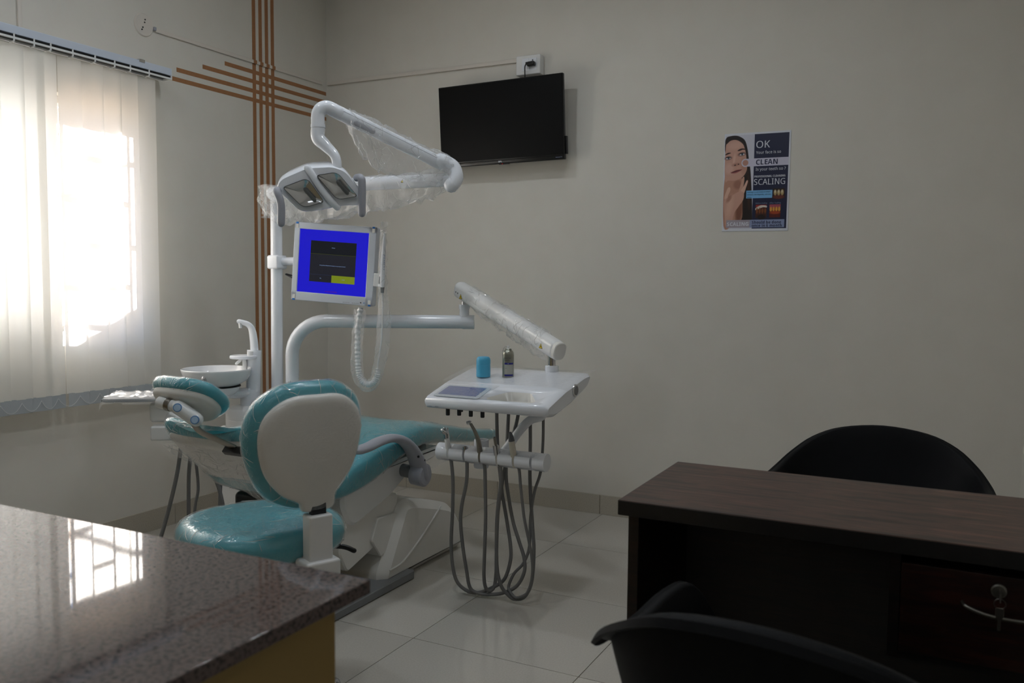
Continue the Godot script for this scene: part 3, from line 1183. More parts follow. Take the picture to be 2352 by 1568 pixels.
func build_poster() -> void:
	var c := Vector3(2.5215, 1.670, 0.0)
	var w := 0.303
	var h := 0.456
	var p := thing("poster", "dental scaling advice poster with a woman's face on the back wall", "poster", c)
	var b := Basis(Vector3(0, 0, 1), -0.006)
	var g := Geo.new()
	g.rbox(c + Vector3(0, 0, 0.0012), Vector3(w, h, 0.0016), 0.0004, 1, b)
	part(p, "sheet", g, M.print_white)
	var q := QuadMesh.new()
	q.size = Vector2(w - 0.002, h - 0.002)
	var m := mat("poster_print", Color.WHITE, 0.3)
	m.albedo_texture = ImageTexture.create_from_image(poster_print())
	copy_of(p, "print", q, m, c + Vector3(0, 0, 0.0023), b)
	var pt := Transform3D(b, c + b * Vector3(-w / 2.0, h / 2.0, 0.0027))
	lettering(p, "OK", pt * Vector3(0.592 * w, -0.125 * h, 0), b, 0.062, 0.032, M.print_white)
	lettering(p, "Your face is so", pt * Vector3(0.675 * w, -0.205 * h, 0), b, 0.112, 0.0, M.print_white)
	lettering(p, "CLEAN", pt * Vector3(0.655 * w, -0.303 * h, 0), b, 0.098, 0.0, M.print_navy, true)
	lettering(p, "Is your teeth so ?", pt * Vector3(0.715 * w, -0.378 * h, 0), b, 0.135, 0.0, M.print_white)
	lettering(p, "PROFESSIONAL CLEANING", pt * Vector3(0.705 * w, -0.447 * h, 0), b, 0.14, 0.009, M.print_white, true)
	lettering(p, "SCALING", pt * Vector3(0.705 * w, -0.502 * h, 0), b, 0.14, 0.027, M.print_white)
	lettering(p, "Scaling is a procedure which", pt * Vector3(0.55 * w, -0.605 * h, 0), b, 0.105, 0.0, M.print_navy)
	lettering(p, "removes the deposits, calculus", pt * Vector3(0.555 * w, -0.63 * h, 0), b, 0.109, 0.0, M.print_navy)
	lettering(p, "stains", pt * Vector3(0.41 * w, -0.655 * h, 0), b, 0.02, 0.0, M.print_navy)
	lettering(p, "Before Scaling", pt * Vector3(0.595 * w, -0.719 * h, 0), b, 0.052, 0.0, M.print_grey)
	lettering(p, "After Scaling", pt * Vector3(0.80 * w, -0.719 * h, 0), b, 0.05, 0.0, M.print_grey)
	lettering(p, "SCALING", pt * Vector3(0.245 * w, -0.926 * h, 0), b, 0.1, 0.017, M.print_white, true)
	lettering(p, "Should be done", pt * Vector3(0.68 * w, -0.910 * h, 0), b, 0.132, 0.0, M.print_navy, true)
	lettering(p, "once in 6 month", pt * Vector3(0.685 * w, -0.943 * h, 0), b, 0.135, 0.0, M.print_navy, true)


# ------------------------------------------------------------------ ceiling lights
func build_ceiling_lights() -> void:
	var n := 0
	var where := ["nearest the window", "above the dental chair's foot", "in front of the back wall", "above the operator stool"]
	for p in [Vector3(0.95, RY, 2.6), Vector3(1.3, RY, 1.5), Vector3(2.3, RY, 1.5), Vector3(2.2, RY, 2.6)]:
		var l := thing("ceiling_downlight", "small round ceiling downlight " + where[n], "ceiling light", p, "ceiling downlights")
		n += 1
		var g := Geo.new()
		g.lathe([Vector2(0.046, -0.001), Vector2(0.06, -0.001), Vector2(0.058, -0.008), Vector2(0.046, -0.012), Vector2(0.046, -0.001)], 24, p)
		part(l, "rim", g, M.white_plastic)
		g = Geo.new()
		g.lathe([Vector2(0.0, -0.002), Vector2(0.046, -0.002), Vector2(0.046, -0.006), Vector2(0.0, -0.006)], 24, p)
		part(l, "lamp_lens", g, M.led_panel)
		var a := AreaLight3D.new()
		a.name = "downlight_glow"
		a.area_size = Vector2(0.09, 0.09)
		a.light_energy = 0.5
		a.light_color = Color(0.93, 0.965, 1.0)
		a.shadow_enabled = true
		a.area_range = 12.0
		l.add_child(a)
		a.position = Vector3(0, -0.012, 0)
		a.rotation = Vector3(-PI / 2.0, 0, 0)

	var c := Vector3(2.3, RY - 0.03, 4.3)
	var tl := thing("ceiling_tube_light", "slim white tube light on the ceiling behind the viewer", "ceiling light", c)
	var g2 := Geo.new()
	g2.rbox(c + Vector3(0, 0.012, 0), Vector3(1.2, 0.03, 0.05), 0.004)
	part(tl, "batten", g2, M.white_plastic)
	g2 = Geo.new()
	g2.tube(v3([c + Vector3(-0.58, -0.012, 0), c + Vector3(0.58, -0.012, 0)]), 0.013, 12)
	part(tl, "lamp_tube", g2, M.led_panel)
	var al := AreaLight3D.new()
	al.name = "tube_glow"
	al.area_size = Vector2(1.16, 0.03)
	al.light_energy = 0.4
	al.light_color = Color(0.93, 0.965, 1.0)
	al.shadow_enabled = true
	al.area_range = 12.0
	tl.add_child(al)
	al.position = Vector3(0, -0.032, 0)
	al.rotation = Vector3(-PI / 2.0, 0, 0)


# ------------------------------------------------------------------ counter and desk
func build_counter() -> void:
	var top := 0.82
	var c := thing("granite_worktop", "polished brown speckled granite worktop in the foreground", "worktop", Vector3(2.0, top - 0.0185, 3.75))
	var g := Geo.new()
	g.rbox(Vector3(1.355, top - 0.00925, 3.721), Vector3(2.71, 0.0185, 0.96), 0.0015, 2)
	part(c, "slab", g, M.granite)
	var k := thing("counter_cabinet", "tan laminate cabinet carrying the granite worktop", "cabinet", Vector3(2.0, 0, 3.75))
	g = Geo.new()
	g.rbox(Vector3(1.345, 0.4505, 3.73), Vector3(2.68, 0.70, 0.90), 0.002, 1)
	part(k, "body", g, M.cabinet_laminate)
	g = Geo.new()
	g.box(Vector3(0.03, 0.0, 3.32), Vector3(2.64, 0.1, 4.14))
	part(k, "plinth", g, M.dark_laminate)


func build_desk() -> void:
	var h := 0.75
	var d := thing("writing_desk", "dark walnut writing desk with a lockable drawer on the right", "desk", Vector3(3.2, 0, 2.234))
	var g := Geo.new()
	g.rbox(Vector3((2.756 + RX - 0.005) / 2.0, h - 0.016, 2.234), Vector3(RX - 0.005 - 2.756, 0.032, 0.432), 0.0015, 1)
	var top := part(d, "desk_top", g, M.walnut_laminate)
	g = Geo.new()
	g.rbox(Vector3((2.756 + RX - 0.005) / 2.0, h - 0.0165, 2.4505), Vector3(RX - 0.007 - 2.756, 0.030, 0.002), 0.0005, 1)
	part(top, "front_edge_band", g, M.edge_black)
	g = Geo.new()
	g.rbox(Vector3(2.7555, h - 0.0165, 2.234), Vector3(0.002, 0.030, 0.430), 0.0005, 1)
	part(top, "side_edge_band", g, M.edge_black)
	g = Geo.new()
	g.rbox(Vector3(2.786, 0.359, 2.235), Vector3(0.022, 0.716, 0.41), 0.001, 1)
	part(d, "side_panel", g, M.dark_laminate)
	g = Geo.new()
	g.rbox(Vector3(3.6, 0.359, 2.235), Vector3(0.022, 0.716, 0.41), 0.001, 1)
	part(d, "side_panel", g, M.dark_laminate)
	g = Geo.new()
	g.rbox(Vector3(3.193, 0.40, 2.06), Vector3(0.79, 0.634, 0.018), 0.001, 1)
	part(d, "modesty_panel", g, M.dark_laminate)
	g = Geo.new()
	g.rbox(Vector3(3.282, 0.62, 2.25), Vector3(0.018, 0.194, 0.36), 0.001, 1)
	g.box(Vector3(3.273, 0.515, 2.08), Vector3(3.59, 0.53, 2.42))
	part(d, "drawer_case", g, M.dark_laminate)
	g = Geo.new()
	g.rbox(Vector3(3.44, 0.615, 2.424), Vector3(0.295, 0.165, 0.016), 0.0015, 1)
	var dr := part(d, "drawer", g, M.red_laminate)
	g = Geo.new()
	g.tube(smooth(v3([Vector3(3.392, 0.6425, 2.432), Vector3(3.40, 0.640, 2.448), Vector3(3.43, 0.634, 2.457), Vector3(3.47, 0.632, 2.458), Vector3(3.51, 0.634, 2.457), Vector3(3.54, 0.640, 2.448), Vector3(3.548, 0.6425, 2.432)])), 0.0035, 10)
	part(dr, "handle", g, M.dull_metal, 38.0, "curved dull metal bow handle")
	var lk := Vector3(3.447, 0.672, 2.432)
	g = Geo.new()
	g.lathe([Vector2(0, 0), Vector2(0.0125, 0), Vector2(0.0125, 0.004), Vector2(0.010, 0.006), Vector2(0, 0.006)], 24, lk, Basis(Vector3(1, 0, 0), PI / 2.0))
	part(dr, "lock", g, M.dull_metal, 38.0, "round metal drawer lock")
	# keys left in the lock
	var k := thing("drawer_keys", "two small keys on a ring hanging from the desk drawer lock", "keys", lk + Vector3(0, 0, 0.006))
	g = Geo.new()
	g.rbox(lk + Vector3(0.001, 0.0, 0.016), Vector3(0.0018, 0.009, 0.02), 0.0006, 1)
	g.rbox(lk + Vector3(0.001, -0.002, 0.03), Vector3(0.0018, 0.016, 0.012), 0.0008, 1)
	part(k, "key_in_lock", g, M.brushed_steel)
	g = Geo.new()
	var ring := PackedVector3Array()
	for i in 25:
		var a := TAU * i / 24.0
		ring.append(lk + Vector3(0.001 + sin(a) * 0.009, -0.013 + cos(a) * 0.0085, 0.031))
	g.tube(ring, 0.0008, 6)
	part(k, "ring", g, M.brushed_steel)
	g = Geo.new()
	g.prism(rounded(PackedVector2Array([Vector2(-0.0065, 0.0), Vector2(0.0065, 0.0), Vector2(0.0065, -0.016), Vector2(0.0022, -0.019), Vector2(0.0022, -0.040), Vector2(-0.0022, -0.040), Vector2(-0.0022, -0.019), Vector2(-0.0065, -0.016)]), 0.003, 3), 0.0018, 0.0004, Transform3D(Basis.IDENTITY, lk + Vector3(0.001, -0.020, 0.030)))
	part(k, "spare_key", g, M.brushed_steel)
	# the end of a small box at the picture's edge
	var bx := thing("small_box", "little white and blue box lying on the desk against the wall", "box", Vector3(3.54, h, 2.13))
	g = Geo.new()
	g.rbox(Vector3(3.545, h + 0.005, 2.13), Vector3(0.085, 0.010, 0.05), 0.001, 1)
	part(bx, "carton", g, M.white_plastic)
	g = Geo.new()
	g.rbox(Vector3(3.546, h + 0.006, 2.131), Vector3(0.07, 0.0086, 0.0496), 0.0005, 1)
	part(bx, "blue_label", g, M.ring_blue)


func shell_chair(label: String, at: Vector3, turn: float, top_y: float, arm_y: float) -> void:
	# moulded armchair shell facing local -z: domed back, arms that flare outwards
	var o := thing("shell_chair", label, "chair", at, "black shell chairs")
	o.rotation.y = turn
	o.set_meta("base", Vector3.ZERO)
	var half := [Vector3(0.0, top_y, 0.27), Vector3(0.12, top_y - 0.014, 0.262), Vector3(0.2, lerpf(top_y, arm_y, 0.36), 0.235), Vector3(0.255, lerpf(top_y, arm_y, 0.70), 0.18), Vector3(0.285, lerpf(top_y, arm_y, 0.95), 0.10), Vector3(0.293, arm_y, 0.0), Vector3(0.292, arm_y + 0.014, -0.1), Vector3(0.282, arm_y + 0.008, -0.17), Vector3(0.262, arm_y - 0.07, -0.235), Vector3(0.215, 0.475, -0.275), Vector3(0.12, 0.452, -0.292), Vector3(0.0, 0.448, -0.296)]
	var pts := PackedVector3Array()
	for p in half:
		pts.append(p)
	for i in range(half.size() - 2, 0, -1):
		pts.append(Vector3(-half[i].x, half[i].y, half[i].z))
	var rim := PackedVector3Array()
	var n := pts.size()
	for i in n:
		for k in 4:
			rim.append(pts[i].cubic_interpolate(pts[(i + 1) % n], pts[(i + n - 1) % n], pts[(i + 2) % n], k / 4.0))
	var rows := []
	for v in [0.0, 0.06, 0.14, 0.25, 0.38, 0.52, 0.66, 0.8, 0.91, 1.0]:
		var row := PackedVector3Array()
		for p in rim:
			var flat := Vector3(p.x, 0, p.z)
			var seat := flat * 0.66
			var q := seat.lerp(flat, pow(v, 0.8))
			q.y = lerpf(0.43, p.y, pow(v, 1.35))
			row.append(q)
		rows.append(row)
	for e in [[0.007, 0.004], [0.016, 0.004], [0.024, -0.002], [0.029, -0.012]]:
		var row := PackedVector3Array()
		for p in rim:
			var out := Vector3(p.x, 0, p.z).normalized()
			row.append(p + out * e[0] + Vector3.UP * e[1])
		rows.append(row)
	# inside skin, then back down the outside a few millimetres off
	var path := rows.duplicate()
	for r in range(rows.size() - 1, -1, -1):
		var row := PackedVector3Array()
		for i in rim.size():
			var a: Vector3 = rows[mini(r + 1, rows.size() - 1)][i] - rows[maxi(r - 1, 0)][i]
			var b: Vector3 = rows[r][(i + 1) % rim.size()] - rows[r][(i + rim.size() - 1) % rim.size()]
			var d := a.cross(b).normalized()
			var out := Vector3(rows[r][i].x, -0.25, rows[r][i].z)
			row.append(rows[r][i] + d * (0.006 if d.dot(out) > 0.0 else -0.006))
		path.append(row)
	var g := Geo.new()
	g.rings(path, true, true)
	part(o, "shell", g, M.shell_black, 50.0)
	for s in [[-1, -1], [1, -1], [-1, 1], [1, 1]]:
		g = Geo.new()
		g.tube(v3([Vector3(s[0] * 0.12, 0.425, s[1] * 0.12), Vector3(s[0] * 0.21, 0.0, s[1] * 0.21)]), [0.016, 0.011], 10)
		part(o, "leg", g, M.shell_black)


func build_shell_chairs() -> void:
	shell_chair("black moulded shell chair behind the desk against the back wall", Vector3(3.17, 0, 1.32), PI, 0.728, 0.595)
	shell_chair("black moulded shell chair in the foreground, its back to the viewer", Vector3(3.22, 0, 2.83), -0.15, 0.795, 0.645)


# ------------------------------------------------------------------ dental chair
func body_rings(st: Array, cx: float, dish := 0.0, n := 36) -> Array:
	# st: [z, y, half thickness, half width] along the couch; sections stand square to its run
	var out := []
	for i in st.size():
		var a: Array = st[maxi(i - 1, 0)]
		var b: Array = st[mini(i + 1, st.size() - 1)]
		var dir := Vector2(b[0] - a[0], b[1] - a[1]).normalized()
		var nor := Vector2(-dir.y, dir.x)
		if nor.y < 0:
			nor = -nor
		var row := PackedVector3Array()
		for k in n:
			var t := TAU * k / n
			var ex := signf(cos(t)) * pow(absf(cos(t)), 0.62)
			var ey := signf(sin(t)) * pow(absf(sin(t)), 0.62)
			var w: float = ex * st[i][3]
			var hh: float = ey * st[i][2]
			if ey > 0.0:
				hh -= dish * (1.0 - ex * ex) * ey
			row.append(Vector3(cx + w, st[i][1] + nor.y * hh, st[i][0] + nor.x * hh))
		out.append(row)
	return out


func resample(st: Array, per: int) -> Array:
	var out := []
	var n := st.size()
	for i in n - 1:
		for k in per:
			var s := float(k) / per
			var row := []
			for c in 4:
				row.append(cubic_interpolate(st[i][c], st[i + 1][c], st[maxi(i - 1, 0)][c], st[mini(i + 2, n - 1)][c], s))
			out.append(row)
	out.append(st[n - 1])
	return out


func ends(st: Array, r: float) -> Array:
	# rounds both ends of a couch section list
	var out := []
	var a: Array = st[0]
	var d0 := Vector2(st[1][0] - a[0], st[1][1] - a[1]).normalized()
	for k in 4:
		var t := PI / 2.0 * k / 4.0
		out.append([a[0] - d0.x * r * cos(t), a[1] - d0.y * r * cos(t), a[2] * maxf(0.05, sin(t)), a[3] - r * (1.0 - sin(t))])
	out.append_array(st)
	var e: Array = st[st.size() - 1]
	var f: Array = st[st.size() - 2]
	var d1 := Vector2(e[0] - f[0], e[1] - f[1]).normalized()
	for k in 4:
		var t := PI / 2.0 * (k + 1) / 4.0
		out.append([e[0] + d1.x * r * sin(t), e[1] + d1.y * r * sin(t), e[2] * maxf(0.05, cos(t)), e[3] - r * (1.0 - cos(t))])
	return out


func side_prism(poly: Array, x0: float, x1: float, bevel: float, r := 0.0) -> Geo:
	# outline given as (z, y), pushed from x0 to x1
	var g := Geo.new()
	var p := PackedVector2Array(poly)
	if r > 0.0:
		p = rounded(p, r)
	g.prism(p, x1 - x0, bevel, Transform3D(Basis(Vector3(0, 0, 1), Vector3(0, 1, 0), Vector3(1, 0, 0)), Vector3(x0, 0, 0)))
	return g


func build_dental_chair() -> void:
	var cx := 1.18
	var o := thing("dental_chair", "reclined turquoise dental treatment chair wrapped in clear film", "dental chair", Vector3(cx, 0, 1.2))
	# floor skid and base housing
	part(o, "skid_plate", side_prism([Vector2(1.275, 0.002), Vector2(2.0, 0.002), Vector2(2.0, 0.03), Vector2(1.275, 0.037)], 0.90, 1.472, 0.004), M.grey_metal_sheet)
	var base := part(o, "base_housing", side_prism([Vector2(1.44, 0.002), Vector2(1.445, 0.055), Vector2(1.425, 0.09), Vector2(1.30, 0.31), Vector2(1.24, 0.315), Vector2(1.03, 0.258), Vector2(0.93, 0.225), Vector2(0.85, 0.16), Vector2(0.81, 0.09), Vector2(0.81, 0.002)], 0.93, 1.44, 0.035, 0.03), M.cream_plastic)
	var g := Geo.new()
	g.tube(smooth(v3([Vector3(1.4415, 0.235, 1.03), Vector3(1.443, 0.19, 1.10), Vector3(1.443, 0.12, 1.22), Vector3(1.442, 0.075, 1.32), Vector3(1.441, 0.068, 1.40)])), 0.004, 8, true)
	part(base, "moulded_ridge", g, M.cream_plastic)
	# lifting links between base and seat
	part(o, "lift_link", side_prism([Vector2(1.615, 0.115), Vector2(1.66, 0.20), Vector2(1.63, 0.33), Vector2(1.42, 0.36), Vector2(1.28, 0.345), Vector2(1.30, 0.27), Vector2(1.38, 0.20), Vector2(1.46, 0.16)], 0.99, 1.40, 0.006, 0.02), M.cream_plastic)
	part(o, "link_cover", side_prism([Vector2(1.48, 0.20), Vector2(1.44, 0.28), Vector2(1.28, 0.27), Vector2(1.30, 0.18), Vector2(1.42, 0.12)], 0.97, 1.413, 0.004, 0.012), M.cream_plastic)
	part(o, "seat_frame", side_prism([Vector2(1.66, 0.37), Vector2(1.62, 0.30), Vector2(1.58, 0.285), Vector2(1.36, 0.345), Vector2(1.22, 0.415), Vector2(1.02, 0.445), Vector2(0.98, 0.49), Vector2(1.66, 0.47)], 0.955, 1.415, 0.012, 0.02), M.white_plastic)
	g = Geo.new()
	g.rbox(Vector3(cx, 0.36, 1.70), Vector3(0.36, 0.10, 0.16), 0.02)
	part(o, "pivot_housing", g, M.black_plastic)
	# cushions
	var seat := ends(resample([[0.33, 0.428, 0.034, 0.155], [0.60, 0.468, 0.042, 0.185], [0.88, 0.523, 0.05, 0.215], [1.12, 0.562, 0.062, 0.262], [1.32, 0.548, 0.07, 0.275], [1.50, 0.495, 0.075, 0.278], [1.66, 0.462, 0.068, 0.272], [1.74, 0.462, 0.058, 0.262]], 4), 0.05)
	g = Geo.new()
	g.rings(body_rings(seat, cx, 0.022))
	var seat_cushion_part := part(o, "seat_cushion", g, M.teal_vinyl, 70.0)
	part(seat_cushion_part, "film_wrap", wrapped(g, 0.0025, 0.006, 101), M.cling_film, 70.0)
	folds(seat_cushion_part, g.last, 260, 0.005, 201)
	var back := ends(resample([[1.79, 0.475, 0.05, 0.262], [1.86, 0.545, 0.052, 0.258], [1.94, 0.615, 0.05, 0.245], [2.01, 0.672, 0.045, 0.225], [2.045, 0.698, 0.04, 0.205]], 4), 0.035)
	g = Geo.new()
	g.rings(body_rings(back, cx, 0.035))
	var backrest_cushion_part := part(o, "backrest_cushion", g, M.teal_vinyl, 70.0)
	part(backrest_cushion_part, "film_wrap", wrapped(g, 0.0025, 0.006, 102), M.cling_film, 70.0)
	folds(backrest_cushion_part, g.last, 90, 0.005, 202)
	var shell := ends(resample([[1.855, 0.50, 0.022, 0.235], [1.90, 0.545, 0.028, 0.232], [1.98, 0.608, 0.028, 0.212], [2.055, 0.663, 0.024, 0.182]], 4), 0.02)
	g = Geo.new()
	g.rings(body_rings(shell, cx))
	part(part(o, "backrest_shell", g, M.shell_white, 70.0), "film_wrap", wrapped(g, 0.0025, 0.006, 103), M.cling_film, 70.0)
	# headrest
	var hb := Basis(Vector3(1, 0, 0), -0.62)   # local z up and towards the feet
	var hx := Transform3D(Basis(Vector3(1, 0, 0), Vector3(0, 0.62, 0.785).normalized(), Vector3(0, 0.785, -0.62).normalized()), Vector3(1.165, 0.815, 2.125))
	g = Geo.new()
	g.pad(oval(0.132, 0.10, 2.5, 40), 0.046, 0.022, -0.010, hx, 0.9)
	var hr := part(o, "headrest", g, M.teal_vinyl, 70.0)
	part(hr, "film_wrap", wrapped(g, 0.002, 0.004, 104), M.cling_film, 70.0)
	folds(hr, g.last, 50, 0.004, 204)
	g = Geo.new()
	g.pad(oval(0.122, 0.09, 2.3, 40), 0.044, 0.021, 0.010, hx * Transform3D(Basis(Vector3(1, 0, 0), Vector3(0, -1, 0), Vector3(0, 0, -1)), Vector3(0, 0, -0.024)), -0.9)
	part(hr, "back_cover", g, M.shell_white, 70.0)
	# headrest joint: knuckle with two round caps, steel bar into the backrest
	var k0 := Vector3(1.205, 0.795, 2.205)
	var k1 := Vector3(1.253, 0.757, 2.181)
	g = Geo.new()
	g.tube(v3([k0, k1]), 0.023, 16, true, 1.0)
	var kn := part(hr, "joint_arm", g, M.white_plastic)
	var to_cam := Vector3(0.62, 0.10, 0.78).normalized()
	for p in [k0, k1]:
		g = Geo.new()
		var bb := Basis(to_cam.cross(Vector3.UP).normalized(), to_cam, to_cam.cross(Vector3.UP).normalized().cross(to_cam))
		g.lathe([Vector2(0, 0.015), Vector2(0.0135, 0.015), Vector2(0.0135, 0.0242), Vector2(0, 0.0242)], 20, p, bb)
		part(kn, "cap_ring", g, M.ring_blue)
		g = Geo.new()
		g.lathe([Vector2(0, 0.016), Vector2(0.0105, 0.016), Vector2(0.0105, 0.0256), Vector2(0, 0.0256)], 20, p, bb)
		part(kn, "cap", g, M.pale_blue_cap)
	g = Geo.new()
	g.tube(v3([k0 + Vector3(-0.075, 0.012, 0.012), k0 + Vector3(-0.01, 0.002, 0.0)]), 0.019, 16)
	part(hr, "joint_barrel", g, M.white_plastic)
	g = Geo.new()
	g.tube(v3([k0 + Vector3(-0.043, 0.008, 0.008), k0 + Vector3(-0.027, 0.005, 0.005)]), 0.0205, 16)
	part(hr, "joint_collar", g, M.brushed_steel)
	g = Geo.new()
	g.tube(smooth(v3([Vector3(1.235, 0.745, 2.175), Vector3(1.24, 0.715, 2.155), Vector3(1.262, 0.692, 2.125), Vector3(1.31, 0.655, 2.075)])), 0.0135, 12, false, 0.3, Vector3(1, 0.6, 0))
	part(hr, "steel_bar", g, M.brushed_steel)
	g = Geo.new()
	g.rbox(Vector3(1.31, 0.645, 2.075), Vector3(0.085, 0.02, 0.03), 0.003, 1, Basis(Vector3(1, 0, 0), 0.8))
	part(o, "slot", g, M.black_plastic)
	# armrest on the near side
	g = Geo.new()
	var arm := smooth(v3([Vector3(1.488, 0.425, 1.262), Vector3(1.488, 0.47, 1.275), Vector3(1.488, 0.53, 1.315), Vector3(1.488, 0.578, 1.375), Vector3(1.488, 0.602, 1.45), Vector3(1.488, 0.603, 1.53), Vector3(1.488, 0.594, 1.60), Vector3(1.488, 0.592, 1.655)]), 5)
	var rr := []
	for i in arm.size():
		var s := float(i) / (arm.size() - 1)
		rr.append(lerpf(0.040, 0.028, smoothstep(0.05, 0.6, s)))
	g.tube(arm, rr, 20, true, 0.58, Vector3(1, 0, 0))
	var ar := part(o, "armrest", g, M.grey_plastic)
	g = Geo.new()
	g.tube(v3([Vector3(1.464, 0.428, 1.262), Vector3(1.512, 0.424, 1.262)]), 0.046, 28, false)
	g.tube(v3([Vector3(1.512, 0.424, 1.262), Vector3(1.519, 0.424, 1.262)]), [0.046, 0.039], 28, false)
	part(ar, "hub", g, M.grey_plastic)
	g = Geo.new()
	g.tube(v3([Vector3(1.41, 0.438, 1.275), Vector3(1.48, 0.43, 1.265)]), 0.026, 16)
	part(ar, "spindle", g, M.grey_metal_sheet)
	for p in [Vector3(1.524, 0.49, 1.283), Vector3(1.519, 0.51, 1.318)]:
		g = Geo.new()
		g.lathe([Vector2(0, -0.003), Vector2(0.0045, -0.003), Vector2(0.0045, 0.002), Vector2(0, 0.002)], 10, p, Basis(Vector3(0, 0, 1), -PI / 2.0))
		part(ar, "screw_hole", g, M.print_black)
	# loose film skirts hanging from the backrest and the foot end
	var film := thing("film_cover", "loose clear plastic film hanging under the dental chair backrest", "plastic film", Vector3(1.2, 0.45, 1.98))
	var film_geo := skirt([Vector3(0.985, 0.64, 2.09), Vector3(1.1, 0.645, 2.07), Vector3(1.25, 0.62, 2.04), Vector3(1.36, 0.60, 2.0)], [Vector3(1.0, 0.60, 2.06), Vector3(1.08, 0.53, 1.97), Vector3(1.19, 0.47, 1.93), Vector3(1.36, 0.40, 1.91)], 0.006, 11)
	folds(part(film, "sheet", film_geo, M.clear_film, 60.0), film_geo.last, 60, 0.0005, 213, false)
	var film2 := thing("film_cover", "loose clear plastic film bunched under the dental chair leg rest", "plastic film", Vector3(1.3, 0.42, 0.8))
	part(film2, "sheet", skirt([Vector3(1.40, 0.51, 1.08), Vector3(1.385, 0.50, 0.96), Vector3(1.365, 0.475, 0.8), Vector3(1.345, 0.455, 0.62)], [Vector3(1.41, 0.40, 1.08), Vector3(1.40, 0.40, 0.98), Vector3(1.385, 0.42, 0.8), Vector3(1.36, 0.41, 0.62)], 0.008, 12), M.clear_film, 60.0)


func skirt(top: Array, low: Array, wobble: float, seed_: int) -> Geo:
	# a crumpled sheet between two edges
	var f := FastNoiseLite.new()
	f.seed = seed_
	f.frequency = 7.0
	f.noise_type = FastNoiseLite.TYPE_SIMPLEX_SMOOTH
	var a := smooth(v3(top), 10)
	var b := smooth(v3(low), 10)
	var rows := []
	for j in 13:
		var row := PackedVector3Array()
		for i in a.size():
			var p := a[i].lerp(b[i], j / 12.0)
			var w := wobble * (0.2 + j / 12.0)
			row.append(p + Vector3(f.get_noise_3dv(p * 3.0), f.get_noise_3dv(p * 3.0 + Vector3(9, 0, 0)) * 0.6, f.get_noise_3dv(p * 3.0 + Vector3(0, 9, 0))) * w * 2.0)
		rows.append(row)
	var g := Geo.new()
	g.rings(rows, false, false)
	return g


func sleeve(path: PackedVector3Array, top: float, hang: Array, wide: float, crumple: float, seed_: int) -> Geo:
	# film drawn over an arm: hugs its top, hangs loosely below by `hang` (one value per path point)
	var f := FastNoiseLite.new()
	f.seed = seed_
	f.frequency = 1.0
	f.noise_type = FastNoiseLite.TYPE_SIMPLEX_SMOOTH
	f.fractal_octaves = 3
	var fine := smooth(path, 8)
	var rows := []
	var n := fine.size()
	var sides := 30
	for i in n:
		var d := (fine[mini(i + 1, n - 1)] - fine[maxi(i - 1, 0)]).normalized()
		var side := d.cross(Vector3.UP).normalized()
		if side.length() < 0.5:
			side = Vector3.RIGHT
		var q := float(i) / 8.0
		var h0: float = hang[mini(int(q), hang.size() - 1)]
		var h1: float = hang[mini(int(q) + 1, hang.size() - 1)]
		var h := lerpf(h0, h1, smoothstep(0.0, 1.0, q - floorf(q)))
		var row := PackedVector3Array()
		for k in sides:
			var a := TAU * k / sides
			var s := sin(a)
			var w := cos(a) * wide
			var y := s * top
			if s < 0.0:
				y = s * h
				w *= lerpf(1.0, 0.35, minf(1.0, -s * h / maxf(h, 0.02) * minf(1.0, h / 0.05)))
			var p := fine[i] + side * w + Vector3.UP * y
			var c := p * 28.0
			var amt := crumple * (1.0 + maxf(0.0, -s) * 0.8)
			p += Vector3(f.get_noise_3dv(c), f.get_noise_3dv(c + Vector3(31, 0, 0)), f.get_noise_3dv(c + Vector3(0, 31, 0))) * amt
			row.append(p)
		rows.append(row)
	var g := Geo.new()
	g.rings(rows, true, false)
	return g


